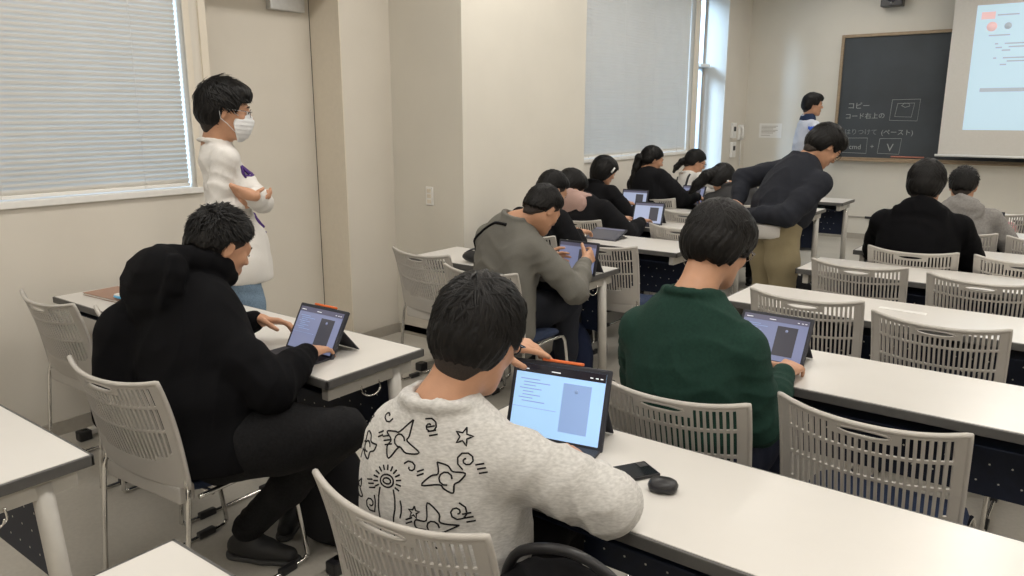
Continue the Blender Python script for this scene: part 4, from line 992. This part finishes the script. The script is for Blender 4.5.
for s_ in (-1, 1): L.append([(sx+s_*(.017+.010*k/10+.004*math.sin(k*1.1)), sy-.015-.20*k/10) for k in range(11)]); L.append([(sx+s_*.034+.003*math.sin(k), sy-.035-.012*k) for k in range(4)])
B3 = basis(.42); dirn = nrm(B3[:, 1]+V3(0, 0, -.35)); upv = nrm(np.cross(B3[:, 0], dirn)); cc = P3['neck']+V3(-.0, -.1, -.125)
project(P3, [dens(l) for l in L], cc+B3[:, 0]*-.0, B3[:, 0], upv, dirn, cloth('black_ink', (.01, .01, .011), .1), 'back_print', .0019, .0003)

# boy in green
P5 = person('boy in dark green sweatshirt with bowl haircut and glasses, back to the camera', (-.90, 2.05, .53), .03, (-.885, 2.20, 1.165), -.22, .38, neck=(-.91, 2.08, 1.015), shl=(-1.07, 2.07, .905), shr=(-.745, 2.09, .90),
    ell_=(-1.14, 2.22, .70), elr=(-.70, 2.12, .665), hl=(-.92, 2.50, .78), hr=(-.705, 2.43, .765), hdl=(.3, .9, .0), hdr=(.0, 1, .0), curl=(.4, .42), hnr=(-.2, 0, -1),
    hair='bowl', top='sweat', topm=Cgreen, botm=cloth('navy_trousers', (.012, .015, .03), .2), shoem=Shoe, h=(.0045, .006), locks=2200, seed=8, glass='specs', build=1.10, fold=1.2, shw=.19, hsc=1.0)

# man in grey overshirt
P4 = person('man in grey overshirt bent over a tablet, shoulder strap across his back', (-2.44, 3.10, .53), -.12, (-2.205, 3.17, 1.085), -.25, .62, neck=(-2.315, 3.09, 1.02), shl=(-2.50, 3.10, .93), shr=(-2.17, 3.05, .91),
    ell_=(-2.50, 3.25, .70), elr=(-1.99, 3.15, .70), hl=(-2.27, 3.39, .80), hr=(-2.055, 3.405, .835), hdl=(.2, .9, .1), hdr=(-.1, .95, .25), hnr=(-1, 0, -.3), hnl=(1, 0, -.2), curl=(.5, .55),
    hair='short', top='coat', topm=Cgrey, botm=cloth('dark_trousers', (.02, .022, .03), .2), shoem=Shoe, h=(.005, .007), locks=1200, seed=14, hsc=.95, build=1.12, fold=1.3, hem=.20, tops=[((-2.24, 3.02, .86), (-2.19, 2.98, .50), .08, .07)])
pts = [(P4['shl']*.55+P4['neck']*.45, .0), (P4['neck']*.45+P4['shr']*.55, 0)]
rgt = P4['rt']; cam_dir = nrm(P4['nf']*.6+V3(0, 0, -.8))
project(P4, [dens([(-.20, -.06), (-.12, -.005), (-.03, .035), (.05, .045)], .01)], P4['neck']-P4['sp']*.13-P4['nf']*.04, rgt, nrm(np.cross(rgt, cam_dir)), cam_dir, Cblack2, 'bag_strap', .008, .001)

# man bending over in the aisle
P6 = person('man in dark sweater and khaki trousers bending forward in the aisle', (-1.53, 4.66, .90), -.75, (-1.33, 4.84, 1.365), -.75, .72, neck=(-1.43, 4.78, 1.265), shl=(-1.56, 4.92, 1.22), shr=(-1.275, 4.63, 1.165),
    ell_=(-1.82, 4.86, 1.15), elr=(-1.40, 4.46, .985), hl=(-1.80, 4.62, .98), hr=(-1.75, 4.55, .965), hdl=(-.2, -.9, -.2), hdr=(-.9, .1, -.05), hnl=(-.6, 0, -.5), hnr=(-.3, -.6, .5), curl=(.4, .4),
    hair='medium', top='sweat', topm=Cnavy, botm=Ckhaki, shoem=Shoe, legs='stand', h=(.006, .008), locks=700, seed=21, glass='spec', build=1.22, shw=.19)
v = Vol(.007); v.ell(P6['pel']+V3(0, 0, .02), V3(.212, .165, .16), basis(-.75), .02)
V_, F_ = v.mesh(wrinkle(.004, 20, 3), lambda P: np.maximum.reduce([.825+.12*np.abs(P[:, 0]+1.58)-P[:, 2], P[:, 2]-.92, P[:, 0]+1.44, P[:, 1]-4.72]).astype(f32)); nobj('shirt_tail', V_, F_, Cwhite, P6['root'], P6['org'])
# instructor
P7 = person('instructor in white and blue jersey standing by the blackboard', (-2.80, 9.25, .93), -.9, (-2.72, 9.30, 1.66), -1.15, .05, neck=(-2.76, 9.28, 1.50), hair='medium', top='shirt', topm=cloth('white_jersey', (.55, .58, .66), .05), botm=cloth('dark_slacks', (.03, .03, .04), .2), shoem=Shoe,
    legs='stand', h=(.006, .009), locks=250, seed=31, hem=.05, hl=(-2.6, 9.45, .95), hr=(-2.75, 9.0, .95))
o7 = P7['org']; bluem = cloth('blue_print', (.05, .12, .55), .1); navyc = cloth('navy_collar', (.02, .035, .08), .1)
v = Vol(.008); nk = P7['neck']; v.cone(nk-P7['rt']*.03, nk+P7['rt']*.03, .078, .078, .03); v.cone(nk, nk-V3(0, 0, .10)+P7['nf']*.07, .07, .04, .03); v.cone(nk, nk+V3(0, 0, .12), .056, .058, .006, -1)
V_, F_ = v.mesh(); nobj('collar', V_, F_, navyc, P7['root'], o7)
sh7 = P7['shr']*.8+V3(-.02, -.07, -.05)*1+P7['shr']*.2
project(P7, [dens([(-.05+.012*k, -.06), (-.04+.012*k, .07-.01*(k % 2))], .02) for k in range(7)], P7['shr']-V3(0, 0, .08), V3(.95, -.3, 0), V3(0, 0, 1), nrm(V3(.3, .95, -.05)), bluem, 'sleeve_print', .007)
project(P7, [star(-.01, .01, .025)], P7['shr']-V3(0, 0, .08), V3(.95, -.3, 0), V3(0, 0, 1), nrm(V3(.3, .95, -.05)), Cwhite, 'sleeve_star', .005, .006)

def strands(p, pts, rs, name, seed=1, h=.007, n=60):
    """a tail or fall of hair"""
    v = Vol(h); v.chain([np.array(q, float) for q in pts], rs, .02)
    V_, F_ = v.mesh(lambda P: (.003*np.sin(P[:, 0]*220+3*np.sin(P[:, 2]*30))+.002*np.sin(P[:, 1]*300)).astype(f32)); return nobj(name, V_, F_, M['hair'], p['root'], p['org'], 1, .4)
seat = dict(botm=Cblack2, shoem=Shoe, h=(.006, .0085))
# left block, row by row
P8 = person('student with white scarf and black jacket, just beyond the grey overshirt man', (-2.90, 4.06, .53), -.1, (-2.86, 4.22, 1.062), -.45, .5, neck=(-2.91, 4.13, .955), hl=(-2.83, 4.46, .785), hr=(-2.72, 4.42, .785), hdl=(.2, 1, 0), hdr=(.1, 1, 0), curl=(.4, .4), hair='short', top='sweat', topm=Cblack2, locks=500, seed=41, **seat)
q = P8['neck']; 
sc_ = MB().tube(curve([tuple(q+V3(-.08, -.03, .01)-P8['org']), tuple(q+V3(.02, -.075, .035)-P8['org']), tuple(q+V3(.11, .0, .0)-P8['org']), tuple(q+V3(.175, .05, -.12)-P8['org']), tuple(q+V3(.20, .09, -.24)-P8['org'])], 5), .022, 10).build('scarf', Cwhite, P8['root'])
P9 = person('student in black padded jacket with dusty pink hood, leaning toward her laptop', (-3.02, 4.92, .53), -.35, (-3.20, 4.98, 1.02), -.6, .55, neck=(-3.08, 4.92, .92), shr=(-2.87, 4.90, .87), hl=(-2.92, 5.36, .765), hr=(-2.72, 5.30, .765), hdl=(.2, 1, 0), hdr=(0, 1, 0), curl=(.3, .3), hair='long', top='hoodie', topm=Cblack2, hoodm=Cpink, build=1.2, cloth_t=.012, hoodz=1.15, locks=400, seed=42, **seat)
P10 = person('student with black bobbed hair and pale hair clip, dressed in black', (-3.48, 5.78, .53), -.2, (-3.47, 5.93, 1.07), -.55, .4, hl=(-3.36, 6.26, .77), hr=(-3.19, 6.20, .77), hdl=(.2, 1, 0), hdr=(.1, 1, 0), curl=(.4, .4), hair='long', top='sweat', topm=Cblack2, locks=400, seed=43, **seat)
H_, R_ = P10['head'], P10['HR']; MB().tube([tuple(H_+R_ @ V3(.094, .035, .05)-P10['org']), tuple(H_+R_ @ V3(.098, .02, .0)-P10['org'])], .008, 6).build('hair_clip', M['white'], P10['hair'].parent)
P11 = person('student in long black coat with low ponytail beneath the far blind', (-3.24, 6.55, .53), -.35, (-3.335, 6.57, 1.14), -.75, .25, hl=(-3.1, 6.95, .77), hr=(-2.92, 6.85, .77), hair='tied', top='coat', topm=Cblack2, locks=500, seed=44, build=1.2, cloth_t=.02, hem=.1, **seat)
H_, R_ = P11['head'], P11['HR']; strands(P11, [H_+R_ @ V3(0, -.095, .02), H_+R_ @ V3(0, -.135, -.01), H_+R_ @ V3(0, -.13, -.10), H_+R_ @ V3(0, -.13, -.22), H_+R_ @ V3(.01, -.12, -.34)], [.03, .034, .036, .032, .014], 'ponytail')
P12 = person('student in white top with dark shoulder straps and low ponytail near the bright glazing', (-3.24, 7.40, .53), -.5, (-3.30, 7.46, 1.08), -.85, .35, hl=(-2.85, 7.95, .77), hr=(-2.72, 7.85, .77), hair='tied', top='shirt', topm=Cwhite, locks=500, seed=45, glass='spec', build=1.05, **seat)
H_, R_ = P12['head'], P12['HR']; strands(P12, [H_+R_ @ V3(0, -.09, .0), H_+R_ @ V3(-.01, -.13, -.04), H_+R_ @ V3(-.02, -.16, -.11), H_+R_ @ V3(-.02, -.17, -.17)], [.03, .032, .028, .012], 'ponytail')
for s in (-.085, .085):
    project(P12, [dens([(s, .06), (s*1.05, -.05), (s*.8, -.20)], .02)], P12['neck']-P12['sp']*.08, P12['rt'], V3(0, 0, 1), nrm(P12['nf']+V3(0, 0, -.35)), Cdk, 'shoulder_strap', .013)
P13 = person('dark-haired girl with earphone bowed low behind the bending man', (-2.48, 6.56, .53), .35, (-2.66, 6.60, 1.0), -.5, .75, hl=(-2.66, 6.95, .77), hr=(-2.44, 6.95, .77), neck=(-2.58, 6.58, .92), hair='long', top='sweat', topm=Cdk, locks=500, seed=46, **seat)
H_, R_ = P13['head'], P13['HR']; strands(P13, [H_+R_ @ V3(0, -.08, .0), H_+R_ @ V3(-.03, -.12, -.08), H_+R_ @ V3(-.07, -.12, -.18), H_+R_ @ V3(-.11, -.10, -.26)], [.06, .055, .045, .02], 'loose_hair'); MB().ball(tuple(H_+R_ @ V3(.094, -.0, -.02)-P13['org']), .012).build('earphone', M['white'], P13['root'])
# right block
P14 = person('broad student in black hoodie seen from behind below the blackboard', (-.80, 4.95, .53), .0, (-.80, 5.07, 1.145), -.05, .22, neck=(-.80, 5.02, 1.0), shl=(-1.00, 5.04, .92), shr=(-.60, 5.04, .92), ell_=(-1.06, 5.18, .72), elr=(-.54, 5.18, .72), hl=(-.90, 5.36, .77), hr=(-.70, 5.36, .77), hair='medium', top='hoodie', topm=Cblack, locks=900, seed=47, hsc=1.1, build=1.2, cloth_t=.008, **seat)
P15 = person('student in grey hoodie right of and beyond the black hoodie student', (-.69, 5.95, .53), -.05, (-.735, 6.10, 1.068), .0, .2, neck=(-.72, 6.04, .925), hl=(-.75, 6.36, .77), hr=(-.52, 6.34, .77), hair='short', top='hoodie', topm=Cghood, locks=600, seed=48, spiky=.8, build=1.1, **seat)

# ------------------------------------------------------------------ bags on the floor
def backpack(loc, rz, m, label, s=1.0):
    t = empty('backpack', loc, rz, label, 'backpack'); v = Vol(.008)
    v.ell((0, 0, .20*s), V3(.15, .09, .21)*s, None, .03); v.cone((-.09*s, 0, .06*s), (.09*s, 0, .06*s), .07*s, .07*s, .05); W_ = wrinkle(.006, 14, int(abs(loc[0]*100)))
    V, F = v.mesh(W_, lambda P: (.002-P[:, 2]).astype(f32)); nobj('pack_body', V, F, m, t, (0, 0, 0))
    v = Vol(.008); v.ell((0, -.085*s, .14*s), V3(.11, .045, .11)*s, None, .03); V, F = v.mesh(W_); nobj('front_pocket', V, F, m, t, (0, 0, 0))
    MB().tube(curve([(-.04*s, .02, .39*s), (-.03*s, .02, .45*s), (.03*s, .02, .45*s), (.04*s, .02, .39*s)], 6), .008, 6).build('carry_loop', M['blackp'], t)
    for sd in (-1, 1): MB().tube(curve([(sd*.07*s, .05*s, .38*s), (sd*.11*s, .13*s, .32*s), (sd*.12*s, .14*s, .18*s), (sd*.11*s, .06*s, .05*s)], 6), .014, 8).build('shoulder_strap', M['blackp'], t)
    return t
backpack((-2.10, 1.69, 0), .1, cloth('black_nylon', (.012, .012, .014), .15), 'black backpack on the floor behind the near hoodie boy\'s calf, under the notebook desk')
backpack((-2.30, 3.62, 0), -.3, cloth('navy_nylon', (.012, .018, .045), .15), 'navy backpack on the floor under the grey overshirt man\'s desk')
backpack((-1.62, 5.45, 0), .2, Cblack2, 'black backpack standing in the aisle beyond the bending man', 1.1)
t = empty('shoulder_bag', (-.75, 1.15, .60), .2, 'black shoulder bag with navy lining on the sweatshirt boy\'s lap', 'bag')
v = Vol(.006); v.ell((0, 0, .0), (.14, .09, .075), None, .02); v.ell((.03, .0, .07), (.10, .05, .05), None, .02, -1); V, F = v.mesh(wrinkle(.005, 16, 5)); nobj('bag_body', V, F, cloth('black_nylon', (.012, .012, .014), .15), t, (0, 0, 0))
MB().tube(curve([(-.12, 0, .03), (-.07, -.03, .11), (.04, -.04, .14), (.13, -.02, .08), (.15, 0, -.02)], 8), .011, 8).build('bag_strap', M['blackp'], t)
